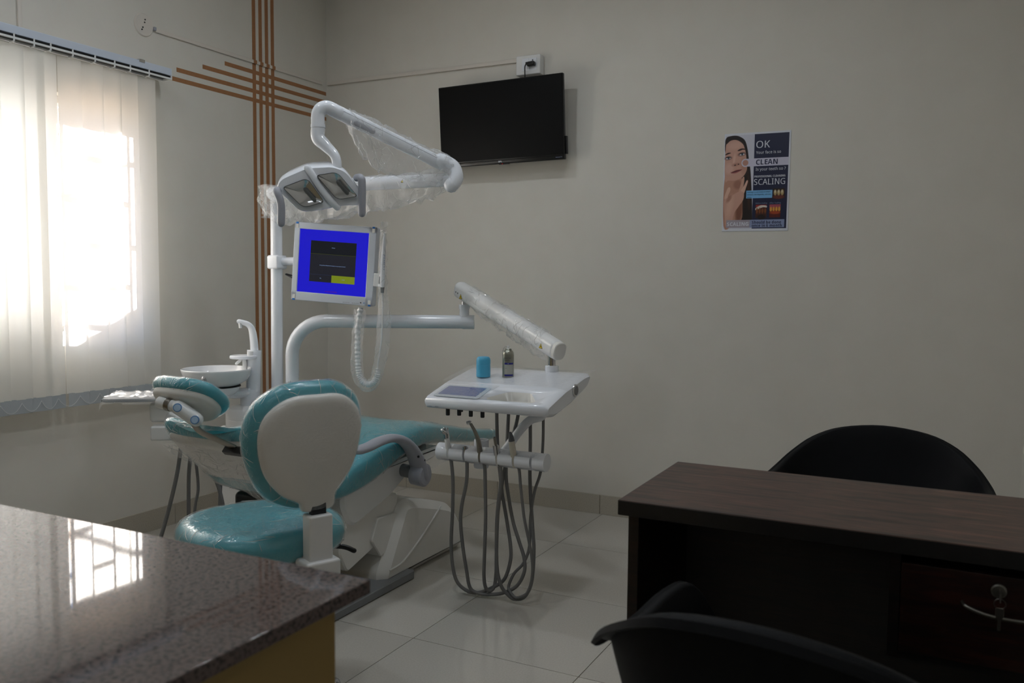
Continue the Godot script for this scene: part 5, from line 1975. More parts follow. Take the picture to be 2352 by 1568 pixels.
# ------------------------------------------------------------------ instrument delivery
func build_delivery() -> void:
	var o := thing("delivery_unit", "white instrument table on a swinging arm over the dental chair", "instrument table", Vector3(0.73, 0.6, 1.15))
	# bent pipe
	var g := Geo.new()
	var pipe := v3([Vector3(0.733, 0.60, 1.152), Vector3(0.735, 0.80, 1.150)])
	var bend_c := Vector3(0.735, 0.86, 1.150)
	var dir := Vector3(0.903, 0.0, -0.430).normalized()
	for k in 10:
		var a := PI / 2.0 * k / 9.0
		pipe.append(bend_c + dir * 0.155 * (1.0 - cos(a)) + Vector3.UP * 0.155 * sin(a))
	pipe.append(Vector3(1.47, 1.017, 0.80))
	g.tube(pipe, 0.0298, 28)
	part(o, "bent_pipe", g, M.white_enamel)
	g = Geo.new()
	g.tube(v3([Vector3(1.425, 1.016, 0.8215), Vector3(1.472, 1.0165, 0.799)]), 0.0312, 28)
	part(o, "pipe_end_cap", g, M.white_enamel)
	var j := Vector3(1.432, 1.03, 0.818)
	g = Geo.new()
	g.lathe([Vector2(0, 0.0), Vector2(0.022, 0.0), Vector2(0.022, 0.045), Vector2(0.025, 0.045), Vector2(0.025, 0.064), Vector2(0, 0.064)], 28, j)
	part(o, "swivel", g, M.white_enamel)
	g = Geo.new()
	g.lathe([Vector2(0, 0.06), Vector2(0.014, 0.06), Vector2(0.014, 0.10), Vector2(0, 0.10)], 20, j)
	part(o, "swivel_pin", g, M.chrome)
	# spring arm: a long rounded box
	var s0 := Vector3(1.418, 1.155, 0.815)
	var s1 := Vector3(2.012, 0.945, 1.13)
	var d := (s1 - s0).normalized()
	var side := d.cross(Vector3.UP).normalized()
	var up := side.cross(d).normalized()
	g = Geo.new()
	g.rbox((s0 + s1) / 2.0, Vector3((s1 - s0).length() + 0.07, 0.074, 0.062), 0.026, 4, Basis(d, up, d.cross(up)))
	var arm := part(o, "spring_arm", g, M.white_plastic)
	g = Geo.new()
	g.prism(rounded(PackedVector2Array([Vector2(-0.029, -0.035), Vector2(0.029, -0.035), Vector2(0.029, 0.035), Vector2(-0.029, 0.035)]), 0.03, 6), 0.022, 0.003, Transform3D(Basis(up.cross(d), up, d), s1 + d * 0.016))
	part(arm, "end_plate", g, M.cream_plastic)
	var face := d.cross(up)
	if face.z < 0:
		face = -face
	sticker(arm, s0 + d * 0.045 - up * 0.012 + face * 0.0312, d * 0.3 + Vector3(0.89, 0, -0.45), face, 0.026)
	sticker(arm, s1 - d * 0.045 - up * 0.006 + face * 0.0312, d * 0.3 + Vector3(0.89, 0, -0.45), face, 0.024)
	for k in 2:
		g = Geo.new()
		g.lathe([Vector2(0, 0), Vector2(0.004, 0), Vector2(0.004, 0.002), Vector2(0, 0.002)], 12, s0 + d * (0.0 + 0.017 * k) - up * (0.006) + face * 0.0305, Basis(d, face, d.cross(face)))
		part(arm, "screw", g, M.grey_metal_sheet)
	# post under the arm's end, into the table
	var tp := Vector3(2.0, 0.845, 1.125)
	g = Geo.new()
	g.lathe([Vector2(0, -0.01), Vector2(0.026, -0.01), Vector2(0.026, 0.03), Vector2(0.024, 0.033), Vector2(0, 0.033)], 28, tp)
	part(o, "table_swivel", g, M.white_enamel)
	g = Geo.new()
	g.lathe([Vector2(0, 0.03), Vector2(0.0155, 0.03), Vector2(0.0155, 0.08), Vector2(0, 0.08)], 20, tp)
	part(o, "table_pin", g, M.chrome)

	# table body with the sunk bowl cut out of its sloping front
	var body := Geo.new()
	var prof := rounded(PackedVector2Array([Vector2(1.498, 0.757), Vector2(1.493, 0.778), Vector2(1.345, 0.818), Vector2(1.16, 0.853), Vector2(1.105, 0.856), Vector2(1.095, 0.838), Vector2(1.13, 0.80), Vector2(1.26, 0.762), Vector2(1.42, 0.731), Vector2(1.49, 0.738)]), 0.018, 4)
	body.prism(prof, 2.152 - 1.655, 0.012, Transform3D(Basis(Vector3(0, 0, 1), Vector3(0, 1, 0), Vector3(1, 0, 0)), Vector3(1.655, 0, 0)))
	var solid := CSGMesh3D.new()
	solid.mesh = body.mesh(38.0, Vector3.ZERO)
	solid.material = M.white_enamel
	var cut := Geo.new()
	# the slope's own axes: along x, up the slope, out of it
	var sl := Vector3(0, 0.04, -0.155).normalized()
	var st := Transform3D(Basis(Vector3(1, 0, 0), sl, Vector3(1, 0, 0).cross(sl)), Vector3(1.99, 0.795, 1.435))
	var hole := rounded(PackedVector2Array([Vector2(-0.08, -0.045), Vector2(0.095, -0.045), Vector2(0.105, -0.03), Vector2(0.055, 0.04), Vector2(-0.035, 0.04), Vector2(-0.09, -0.03)]), 0.018, 4)
	cut.prism(hole, 0.08, 0.0, st * Transform3D(Basis.IDENTITY, Vector3(0, 0, -0.034)))
	var knife := CSGMesh3D.new()
	knife.mesh = cut.mesh(38.0, Vector3.ZERO)
	knife.operation = CSGShape3D.OPERATION_SUBTRACTION
	knife.material = M.cream_plastic
	solid.add_child(knife)
	knife.name = "bowl_cut"
	solid.name = "table_body"
	solid.position = -base_of(o)
	o.add_child(solid, true)
	# display under film
	var dt := Transform3D(st.basis, Vector3(1.786, 0.7953, 1.430))
	g = Geo.new()
	g.prism(rounded(PackedVector2Array([Vector2(-0.098, -0.056), Vector2(0.092, -0.056), Vector2(0.092, 0.056), Vector2(-0.098, 0.056)]), 0.014, 4), 0.002, 0.0004, dt)
	var panel := part(o, "control_panel", g, M.panel_grey if M.has("panel_grey") else mat("panel_grey", Color(0.78, 0.81, 0.84), 0.25))
	g = Geo.new()
	g.rbox(dt * Vector3(-0.006, 0.004, 0.0024), Vector3(0.158, 0.082, 0.0012), 0.0005, 1, st.basis)
	part(panel, "display", g, M.display_blue if M.has("display_blue") else mat("display_blue", Color(0.25, 0.33, 0.60), 0.15))
	# side knob
	g = Geo.new()
	g.lathe([Vector2(0, 0), Vector2(0.023, 0), Vector2(0.023, 0.003), Vector2(0.019, 0.005), Vector2(0, 0.005)], 28, Vector3(2.152, 0.806, 1.255), Basis(Vector3(0, 0, 1), -PI / 2.0))
	var kb := part(o, "side_knob", g, M.chrome)
	g = Geo.new()
	g.lathe([Vector2(0, 0.004), Vector2(0.017, 0.004), Vector2(0.017, 0.0065), Vector2(0, 0.0065)], 28, Vector3(2.152, 0.806, 1.255), Basis(Vector3(0, 0, 1), -PI / 2.0))
	part(kb, "knob_face", g, M.grey_metal_sheet)
	# air regulators under the front edge
	for p in [[1.745, 1.47, 0.03], [1.79, 1.465, 0.028], [1.777, 1.43, 0.02], [1.838, 1.465, 0.028], [1.886, 1.465, 0.028]]:
		g = Geo.new()
		g.lathe([Vector2(0, 0), Vector2(0.0065, 0), Vector2(0.0075, 0.003), Vector2(0.0075, p[2]), Vector2(0, p[2])], 14, Vector3(p[0], 0.7365 - p[2] + 0.006, p[1]))
		part(o, "regulator", g, M.dark_plastic)
	g = Geo.new()
	for k in 2:
		g.rbox(Vector3(1.69 + 0.028 * k, 0.747, 1.5025), Vector3(0.014, 0.003, 0.002), 0.0008, 1)
	part(o, "edge_marks", g, M.grey_plastic)
	# cranked bracket down to the holder bar
	g = Geo.new()
	g.tube(smooth(v3([Vector3(2.035, 0.735, 1.27), Vector3(2.03, 0.705, 1.28), Vector3(1.995, 0.692, 1.295), Vector3(1.958, 0.655, 1.30), Vector3(1.91, 0.592, 1.305), Vector3(1.865, 0.54, 1.31), Vector3(1.80, 0.52, 1.31)]), 6), 0.0165, 16, true)
	g.lathe([Vector2(0, 0.0), Vector2(0.027, 0.0), Vector2(0.027, 0.035), Vector2(0, 0.035)], 24, Vector3(2.035, 0.715, 1.27))
	part(o, "holder_bracket", g, M.white_enamel)
	g = Geo.new()
	g.lathe([Vector2(0, -0.052), Vector2(0.026, -0.052), Vector2(0.0285, -0.046), Vector2(0.0285, 0.052), Vector2(0.026, 0.056), Vector2(0.023, 0.056), Vector2(0.023, 0.052), Vector2(0, 0.052)], 32, Vector3(1.797, 0.548, 1.312))
	var boss := part(o, "holder_boss", g, M.white_enamel)
	lettering(boss, "medical", Vector3(1.80, 0.6015, 1.312), Basis(Vector3(0.89, 0, -0.456), Vector3(-0.456, 0, -0.89), Vector3(0, 1, 0)), 0.03, 0.0, M.print_black, true)
	# holder bar: a fat rod with six notches
	var bar := CSGCylinder3D.new()
	bar.radius = 0.0325
	bar.height = 2.098 - 1.65
	bar.sides = 48
	bar.material = M.white_enamel
	for s in slots():
		var lx: float = s - (2.098 + 1.65) / 2.0
		# bar's own axis is y; its local x points down in the world, local z stays z
		var c1 := CSGCylinder3D.new()
		c1.operation = CSGShape3D.OPERATION_SUBTRACTION
		c1.radius = 0.0105
		c1.height = 0.12
		c1.sides = 20
		c1.material = M.white_enamel
		c1.transform = Transform3D(Basis(Vector3(0, 0, 1), PI / 2.0) * Basis(Vector3(1, 0, 0), 0.0), Vector3(0, lx, 0.014))
		c1.name = "notch_bore"
		bar.add_child(c1, true)
		var c2 := CSGBox3D.new()
		c2.operation = CSGShape3D.OPERATION_SUBTRACTION
		c2.size = Vector3(0.12, 0.009, 0.04)
		c2.material = M.white_enamel
		c2.position = Vector3(0, lx, 0.032)
		c2.name = "notch_slot"
		bar.add_child(c2, true)
		var c3 := CSGCylinder3D.new()
		c3.operation = CSGShape3D.OPERATION_SUBTRACTION
		c3.cone = true
		c3.radius = 0.038
		c3.height = 0.05
		c3.sides = 24
		c3.material = M.white_enamel
		c3.transform = Transform3D(Basis(Vector3(0, 0, 1), -PI / 2.0) * Basis(Vector3(1, 0, 0), 0.0), Vector3(-0.030, lx, 0.018))
		c3.name = "notch_cone"
		bar.add_child(c3, true)
	bar.name = "holder_bar"
	# the rod's own y runs along world +x, its x points down
	bar.transform = Transform3D(Basis(Vector3(0, -1, 0), Vector3(1, 0, 0), Vector3(0, 0, 1)), Vector3((2.098 + 1.65) / 2.0, 0.556, 1.372) - base_of(o))
	o.add_child(bar, true)
	# film over the table and the spring arm
	var f := thing("film_cover", "clear film wrapped along the slanting spring arm", "plastic film", (s0 + s1) / 2.0)
	var f_geo := sleeve(v3([s0 + d * 0.09, s0 + d * 0.2, s0 + d * 0.32, s0 + d * 0.44, s0 + d * 0.56, s0 + d * 0.66]), 0.048, [0.056, 0.062, 0.07, 0.07, 0.075, 0.06], 0.036, 0.008, 41)
	folds(part(f, "sleeve", f_geo, M.clear_film, 60.0), f_geo.last, 130, 0.0005, 215)
	var f2 := thing("film_cover", "clear film spread over the top of the instrument table", "plastic film", Vector3(1.9, 0.84, 1.25))
	part(f2, "sheet", table_film(), M.tight_film, 60.0)
	var f3 := thing("film_cover", "clear protective film over the blue display of the instrument table", "plastic film", Vector3(1.77, 0.79, 1.43))
	part(f3, "sheet", skirt([dt * Vector3(-0.11, 0.075, 0.006), dt * Vector3(-0.03, 0.076, 0.007), dt * Vector3(0.05, 0.075, 0.006), dt * Vector3(0.115, 0.072, 0.005)], [dt * Vector3(-0.112, -0.066, 0.006), dt * Vector3(-0.03, -0.067, 0.007), dt * Vector3(0.05, -0.066, 0.006), dt * Vector3(0.10, -0.064, 0.005)], 0.0016, 55), M.clear_film, 60.0)


func slots() -> Array:
	return [1.703, 1.771, 1.838, 1.909, 1.977, 2.047]


func table_film() -> Geo:
	# a sheet lying just above the table's top and slope, a corner flying free at the back right
	var f := FastNoiseLite.new()
	f.seed = 51
	f.frequency = 1.0
	var rows := []
	var prof := [Vector2(1.512, 0.745), Vector2(1.513, 0.762), Vector2(1.504, 0.782), Vector2(1.47, 0.789), Vector2(1.43, 0.800), Vector2(1.39, 0.810), Vector2(1.345, 0.822), Vector2(1.29, 0.833), Vector2(1.23, 0.844), Vector2(1.16, 0.857), Vector2(1.11, 0.861), Vector2(1.09, 0.855)]
	for j in prof.size():
		if j < 6:
			continue
		var row := PackedVector3Array()
		for i in 41:
			var x := lerpf(1.645, 2.163, i / 40.0)
			var y: float = prof[j].y
			var z: float = prof[j].x
			var e := maxf(0.0, i - 36.0) / 4.0
			y -= e * e * 0.02 * (1.0 - float(j) / prof.size())
			if j >= 8:
				var lift := e * (j - 7.0) / 4.0
				x += lift * 0.03
				y += lift * 0.02
			var n := f.get_noise_3d(x * 30.0, j * 2.0, z * 30.0)
			row.append(Vector3(x, y + absf(n) * 0.003, z))
		rows.append(row)
	var g := Geo.new()
	g.rings(rows, false, false)
	return g


func low(a: Array) -> PackedVector3Array:
	# keeps a hanging loop just clear of the floor
	var out := PackedVector3Array()
	for p in a:
		out.append(Vector3(p.x, 0.018 + maxf(p.y, 0.0) if p.y < 0.03 else maxf(p.y, 0.03), p.z))
	return smooth(out, 7)


func build_instruments() -> void:
	var s := slots()
	var zc := 1.388
	var by := 0.556
	var tilt := Vector3(-0.10, 1.0, 0.12).normalized()
	var hoses := [
		[Vector3(1.709, 0.524, 1.385), Vector3(1.712, 0.443, 1.377), Vector3(1.706, 0.329, 1.369), Vector3(1.695, 0.213, 1.360), Vector3(1.696, 0.120, 1.352), Vector3(1.712, 0.051, 1.344), Vector3(1.754, 0.001, 1.336), Vector3(1.800, -0.007, 1.327), Vector3(1.856, 0.028, 1.319), Vector3(1.899, 0.082, 1.311), Vector3(1.919, 0.150, 1.303), Vector3(1.916, 0.205, 1.295), Vector3(1.896, 0.290, 1.286), Vector3(1.877, 0.361, 1.278), Vector3(1.864, 0.407, 1.270), Vector3(1.835, 0.55, 1.25), Vector3(1.823, 0.701, 1.240), Vector3(1.822, 0.765, 1.240)],
		[Vector3(1.777, 0.525, 1.385), Vector3(1.771, 0.450, 1.378), Vector3(1.747, 0.357, 1.371), Vector3(1.738, 0.287, 1.363), Vector3(1.744, 0.196, 1.356), Vector3(1.756, 0.106, 1.349), Vector3(1.768, 0.037, 1.342), Vector3(1.799, 0.000, 1.335), Vector3(1.841, -0.009, 1.327), Vector3(1.897, 0.013, 1.320), Vector3(1.952, 0.065, 1.313), Vector3(1.979, 0.120, 1.306), Vector3(1.975, 0.171, 1.299), Vector3(1.949, 0.231, 1.292), Vector3(1.920, 0.297, 1.284), Vector3(1.896, 0.390, 1.277), Vector3(1.881, 0.472, 1.270), Vector3(1.875, 0.6, 1.25), Vector3(1.874, 0.705, 1.240), Vector3(1.874, 0.765, 1.240)],
		[Vector3(1.851, 0.526, 1.385), Vector3(1.849, 0.459, 1.375), Vector3(1.847, 0.325, 1.366), Vector3(1.838, 0.188, 1.356), Vector3(1.831, 0.095, 1.347), Vector3(1.833, 0.029, 1.337), Vector3(1.846, 0.015, 1.327), Vector3(1.860, 0.050, 1.318), Vector3(1.862, 0.102, 1.308), Vector3(1.858, 0.175, 1.299), Vector3(1.858, 0.330, 1.289), Vector3(1.867, 0.419, 1.280), Vector3(1.874, 0.484, 1.270), Vector3(1.895, 0.6, 1.25), Vector3(1.915, 0.697, 1.240), Vector3(1.918, 0.765, 1.240)],
		[Vector3(1.917, 0.524, 1.385), Vector3(1.915, 0.466, 1.376), Vector3(1.897, 0.354, 1.367), Vector3(1.889, 0.241, 1.358), Vector3(1.889, 0.128, 1.350), Vector3(1.902, 0.065, 1.341), Vector3(1.923, 0.017, 1.332), Vector3(1.947, 0.000, 1.323), Vector3(1.986, 0.031, 1.314), Vector3(2.010, 0.090, 1.305), Vector3(2.014, 0.198, 1.297), Vector3(2.004, 0.283, 1.288), Vector3(1.989, 0.411, 1.279), Vector3(1.981, 0.496, 1.270), Vector3(1.972, 0.6, 1.25), Vector3(1.966, 0.685, 1.240), Vector3(1.966, 0.765, 1.240)],
		[Vector3(1.993, 0.526, 1.385), Vector3(1.997, 0.455, 1.377), Vector3(2.008, 0.347, 1.370), Vector3(2.022, 0.270, 1.362), Vector3(2.033, 0.196, 1.354), Vector3(2.032, 0.129, 1.347), Vector3(2.013, 0.062, 1.339), Vector3(1.961, 0.010, 1.331), Vector3(1.928, 0.028, 1.324), Vector3(1.921, 0.065, 1.316), Vector3(1.939, 0.110, 1.308), Vector3(1.974, 0.153, 1.301), Vector3(1.993, 0.216, 1.293), Vector3(1.993, 0.325, 1.285), Vector3(2.005, 0.421, 1.278), Vector3(2.025, 0.497, 1.270), Vector3(2.024, 0.6, 1.25), Vector3(2.020, 0.689, 1.240), Vector3(2.02, 0.765, 1.240)],
	]
	var names := ["air_water_syringe", "empty_hose", "turbine_handpiece", "micromotor", "scaler_handpiece"]
	var labels := ["chrome-headed air and water syringe with grey hose, leftmost in the holder bar", "grey hose with an open chrome end, second from left in the holder bar", "curved brown metal turbine handpiece standing third from left in the holder bar", "steel micromotor with a thin spigot standing in the middle of the holder bar", "ivory scaler handpiece with a dark grey cone tip in the holder bar"]
	for i in 5:
		var f: Vector3 = Vector3(s[i], by - 0.012, zc)
		var o := thing(names[i], labels[i], "dental instrument", f, "instruments in the holder bar")
		var g := Geo.new()
		var path := [f + Vector3(0, 0.015, 0)]
		path.append_array(hoses[i])
		g.tube(low(path), 0.0068 if i < 4 else 0.0056, 12)
		part(o, "hose", g, M.hose_rubber)
		g = Geo.new()
		if i == 0:
			g.tube(v3([f + Vector3(0, -0.01, 0), f + tilt * 0.03, f + tilt * 0.075]), [0.0085, 0.0105, 0.0095], 16)
			part(o, "grip", g, M.white_plastic)
			g = Geo.new()
			g.tube(smooth(v3([f + tilt * 0.07, f + tilt * 0.088, f + tilt * 0.098 + Vector3(-0.008, 0, 0.004)])), 0.0105, 16, true)
			var h := part(o, "head", g, M.chrome)
			for k in [-1.0, 1.0]:
				g = Geo.new()
				g.tube(v3([f + tilt * 0.095 + Vector3(0.004 * k + 0.004, 0, 0.004), f + tilt * 0.108 + Vector3(0.006 * k + 0.005, 0, 0.004)]), 0.0045, 12, true)
				part(h, "button", g, M.chrome)
		elif i == 1:
			g.lathe([Vector2(0.006, 0.0), Vector2(0.0098, 0.0), Vector2(0.0098, 0.028), Vector2(0.006, 0.028), Vector2(0.006, 0.0)], 20, f + Vector3(0, 0.014, 0))
			part(o, "coupling", g, M.chrome)
		elif i == 2:
			g.tube(smooth(v3([f + Vector3(0, -0.006, 0), f + tilt * 0.03, f + tilt * 0.07, f + tilt * 0.105 + Vector3(-0.008, 0, 0), f + tilt * 0.135 + Vector3(-0.022, 0, 0)]), 5), [0.011, 0.0112, 0.0112, 0.011, 0.0108, 0.0105, 0.0102, 0.0099, 0.0096, 0.0092, 0.0088, 0.0084, 0.008, 0.0076, 0.0072, 0.0068, 0.0064, 0.006, 0.0058, 0.0056, 0.0055], 16)
			part(o, "shank", g, M.brushed_steel)
			g = Geo.new()
			var hp := f + tilt * 0.14 + Vector3(-0.024, 0, 0)
			var ax := Vector3(-0.86, 0.5, 0.1).normalized()
			g.tube(v3([hp - ax * 0.002, hp + ax * 0.0, hp + Vector3(-0.011, -0.004, 0.003)]), 0.0068, 14)
			part(o, "head", g, M.chrome)
		elif i == 3:
			g.tube(v3([f + Vector3(0, -0.012, 0), f + tilt * 0.062]), 0.0112, 20)
			var mb := part(o, "motor", g, M.chrome)
			g = Geo.new()
			g.tube(v3([f + tilt * 0.062, f + tilt * 0.092]), 0.0055, 14)
			part(mb, "spigot", g, M.brushed_steel)
			g = Geo.new()
			g.tube(v3([f + tilt * 0.0915, f + tilt * 0.0928]), 0.0036, 12)
			part(mb, "spigot_bore", g, M.print_black)
		else:
			g.tube(v3([f + Vector3(0, -0.012, 0), f + tilt * 0.02, f + tilt * 0.085]), [0.0095, 0.0118, 0.0112], 18)
			part(o, "grip", g, mat("ivory_plastic", Color(0.78, 0.755, 0.70), 0.4))
			g = Geo.new()
			g.tube(v3([f + tilt * 0.084, f + tilt * 0.098, f + tilt * 0.112, f + tilt * 0.118]), [0.0114, 0.0098, 0.0062, 0.004], 18)
			part(o, "cone_tip", g, M.dark_grey if M.has("dark_grey") else mat("dark_grey", Color(0.36, 0.37, 0.38), 0.45))


# ------------------------------------------------------------------ assistant side
func build_assistant_tray() -> void:
	var o := thing("assistant_tray", "small film-covered steel tray on a bracket by the window side", "tray", Vector3(0.66, 0.74, 1.9))
	var b := Basis(Vector3(0.80, 0, -0.60), Vector3.UP, Vector3(0.60, 0, 0.80))
	var c := Vector3(0.655, 0.752, 1.885)
	var g := Geo.new()
	g.rbox(c, Vector3(0.245, 0.014, 0.19), 0.006, 2, b)
	part(o, "plate", g, M.grey_metal_sheet)
	g = Geo.new()
	g.rbox(c + Vector3(0.10, -0.05, -0.02), Vector3(0.11, 0.075, 0.05), 0.014, 3, b)
	g.rbox(c + Vector3(0.15, -0.095, -0.05), Vector3(0.13, 0.05, 0.05), 0.012, 3, b * Basis(Vector3(0, 0, 1), -0.5))
	part(o, "bracket", g, M.white_plastic)
	var h := thing("suction_holder", "white suction hose holder arm behind the dental chair headrest", "hose holder", Vector3(0.75, 0.58, 1.8))
	g = Geo.new()
	g.rbox(Vector3(0.752, 0.625, 1.875), Vector3(0.085, 0.055, 0.06), 0.008, 2, b)
	part(h, "end_block", g, M.white_plastic)
	g = Geo.new()
	g.tube(smooth(v3([Vector3(0.78, 0.66, 1.86), Vector3(0.79, 0.60, 1.80), Vector3(0.76, 0.54, 1.68), Vector3(0.72, 0.50, 1.52), Vector3(0.66, 0.47, 1.34), Vector3(0.63, 0.45, 1.26)])), 0.032, 16, true, 0.7)
	part(h, "arm", g, M.white_plastic)
	var lines := [
		[Vector3(0.744, 0.63, 1.775), Vector3(0.740, 0.588, 1.780), Vector3(0.730, 0.462, 1.795), Vector3(0.709, 0.329, 1.817), Vector3(0.686, 0.220, 1.837), Vector3(0.661, 0.111, 1.859), Vector3(0.65, 0.05, 1.86), Vector3(0.65, 0.025, 1.80), Vector3(0.66, 0.02, 1.60), Vector3(0.65, 0.03, 1.34), Vector3(0.645, 0.06, 1.30)],
		[Vector3(0.70, 0.57, 1.69), Vector3(0.696, 0.535, 1.694), Vector3(0.691, 0.423, 1.706), Vector3(0.696, 0.268, 1.715), Vector3(0.701, 0.131, 1.724), Vector3(0.70, 0.05, 1.70), Vector3(0.68, 0.02, 1.58), Vector3(0.67, 0.03, 1.34), Vector3(0.668, 0.08, 1.30)],
		[Vector3(0.665, 0.54, 1.652), Vector3(0.667, 0.508, 1.655), Vector3(0.680, 0.430, 1.655), Vector3(0.687, 0.351, 1.657), Vector3(0.679, 0.281, 1.667), Vector3(0.681, 0.167, 1.675), Vector3(0.68, 0.05, 1.64), Vector3(0.69, 0.03, 1.40), Vector3(0.695, 0.06, 1.30)],
		[Vector3(0.68, 0.50, 1.59), Vector3(0.686, 0.472, 1.592), Vector3(0.705, 0.401, 1.588), Vector3(0.728, 0.331, 1.581), Vector3(0.747, 0.251, 1.578), Vector3(0.75, 0.1, 1.55), Vector3(0.73, 0.06, 1.40), Vector3(0.72, 0.10, 1.30)],
		[Vector3(0.66, 0.45, 1.495), Vector3(0.660, 0.419, 1.497), Vector3(0.654, 0.360, 1.504), Vector3(0.655, 0.269, 1.511), Vector3(0.659, 0.160, 1.518), Vector3(0.66, 0.10, 1.42), Vector3(0.655, 0.14, 1.30)],
	]
	var tails := ["farthest left, nearest the viewer", "second from the left under the backrest", "third from the left, bowed", "slanting beside the unit cabinet", "close against the unit cabinet"]
	for i in lines.size():
		var p: Array = lines[i]
		var s := thing("suction_hose", "grey suction hose hanging " + tails[i], "hose", p[0], "suction hoses behind the chair")
		g = Geo.new()
		g.tube(smooth(v3(p), 6), 0.0078 if i != 2 else 0.0062, 12)
		part(s, "tube", g, M.hose_rubber)
		g = Geo.new()
		g.tube(v3([p[0] + Vector3(0, -0.01, 0), p[0] + Vector3(0.004, 0.035, -0.004)]), 0.011, 12)
		part(s, "valve", g, M.grey_plastic)
	var f := thing("film_cover", "thin clear film lying over the small assistant tray", "plastic film", c)
	var rows := []
	var n := FastNoiseLite.new()
	n.seed = 77
	n.frequency = 1.0
	for j in 17:
		var row := PackedVector3Array()
		for i in 21:
			var u := lerpf(-0.128, 0.15, i / 20.0)
			var v := lerpf(-0.10, 0.104, j / 16.0)
			var p := c + b * Vector3(u, 0.0, v)
			var y := 0.0095 + absf(n.get_noise_2d(u * 45.0, v * 45.0)) * 0.018
			y -= maxf(0.0, absf(v) - 0.096) * 3.0 + maxf(0.0, -u - 0.122) * 4.0
			row.append(p + Vector3.UP * y)
		rows.append(row)
	g = Geo.new()
	g.rings(rows, false, false)
	part(f, "sheet", g, M.clear_film, 60.0)


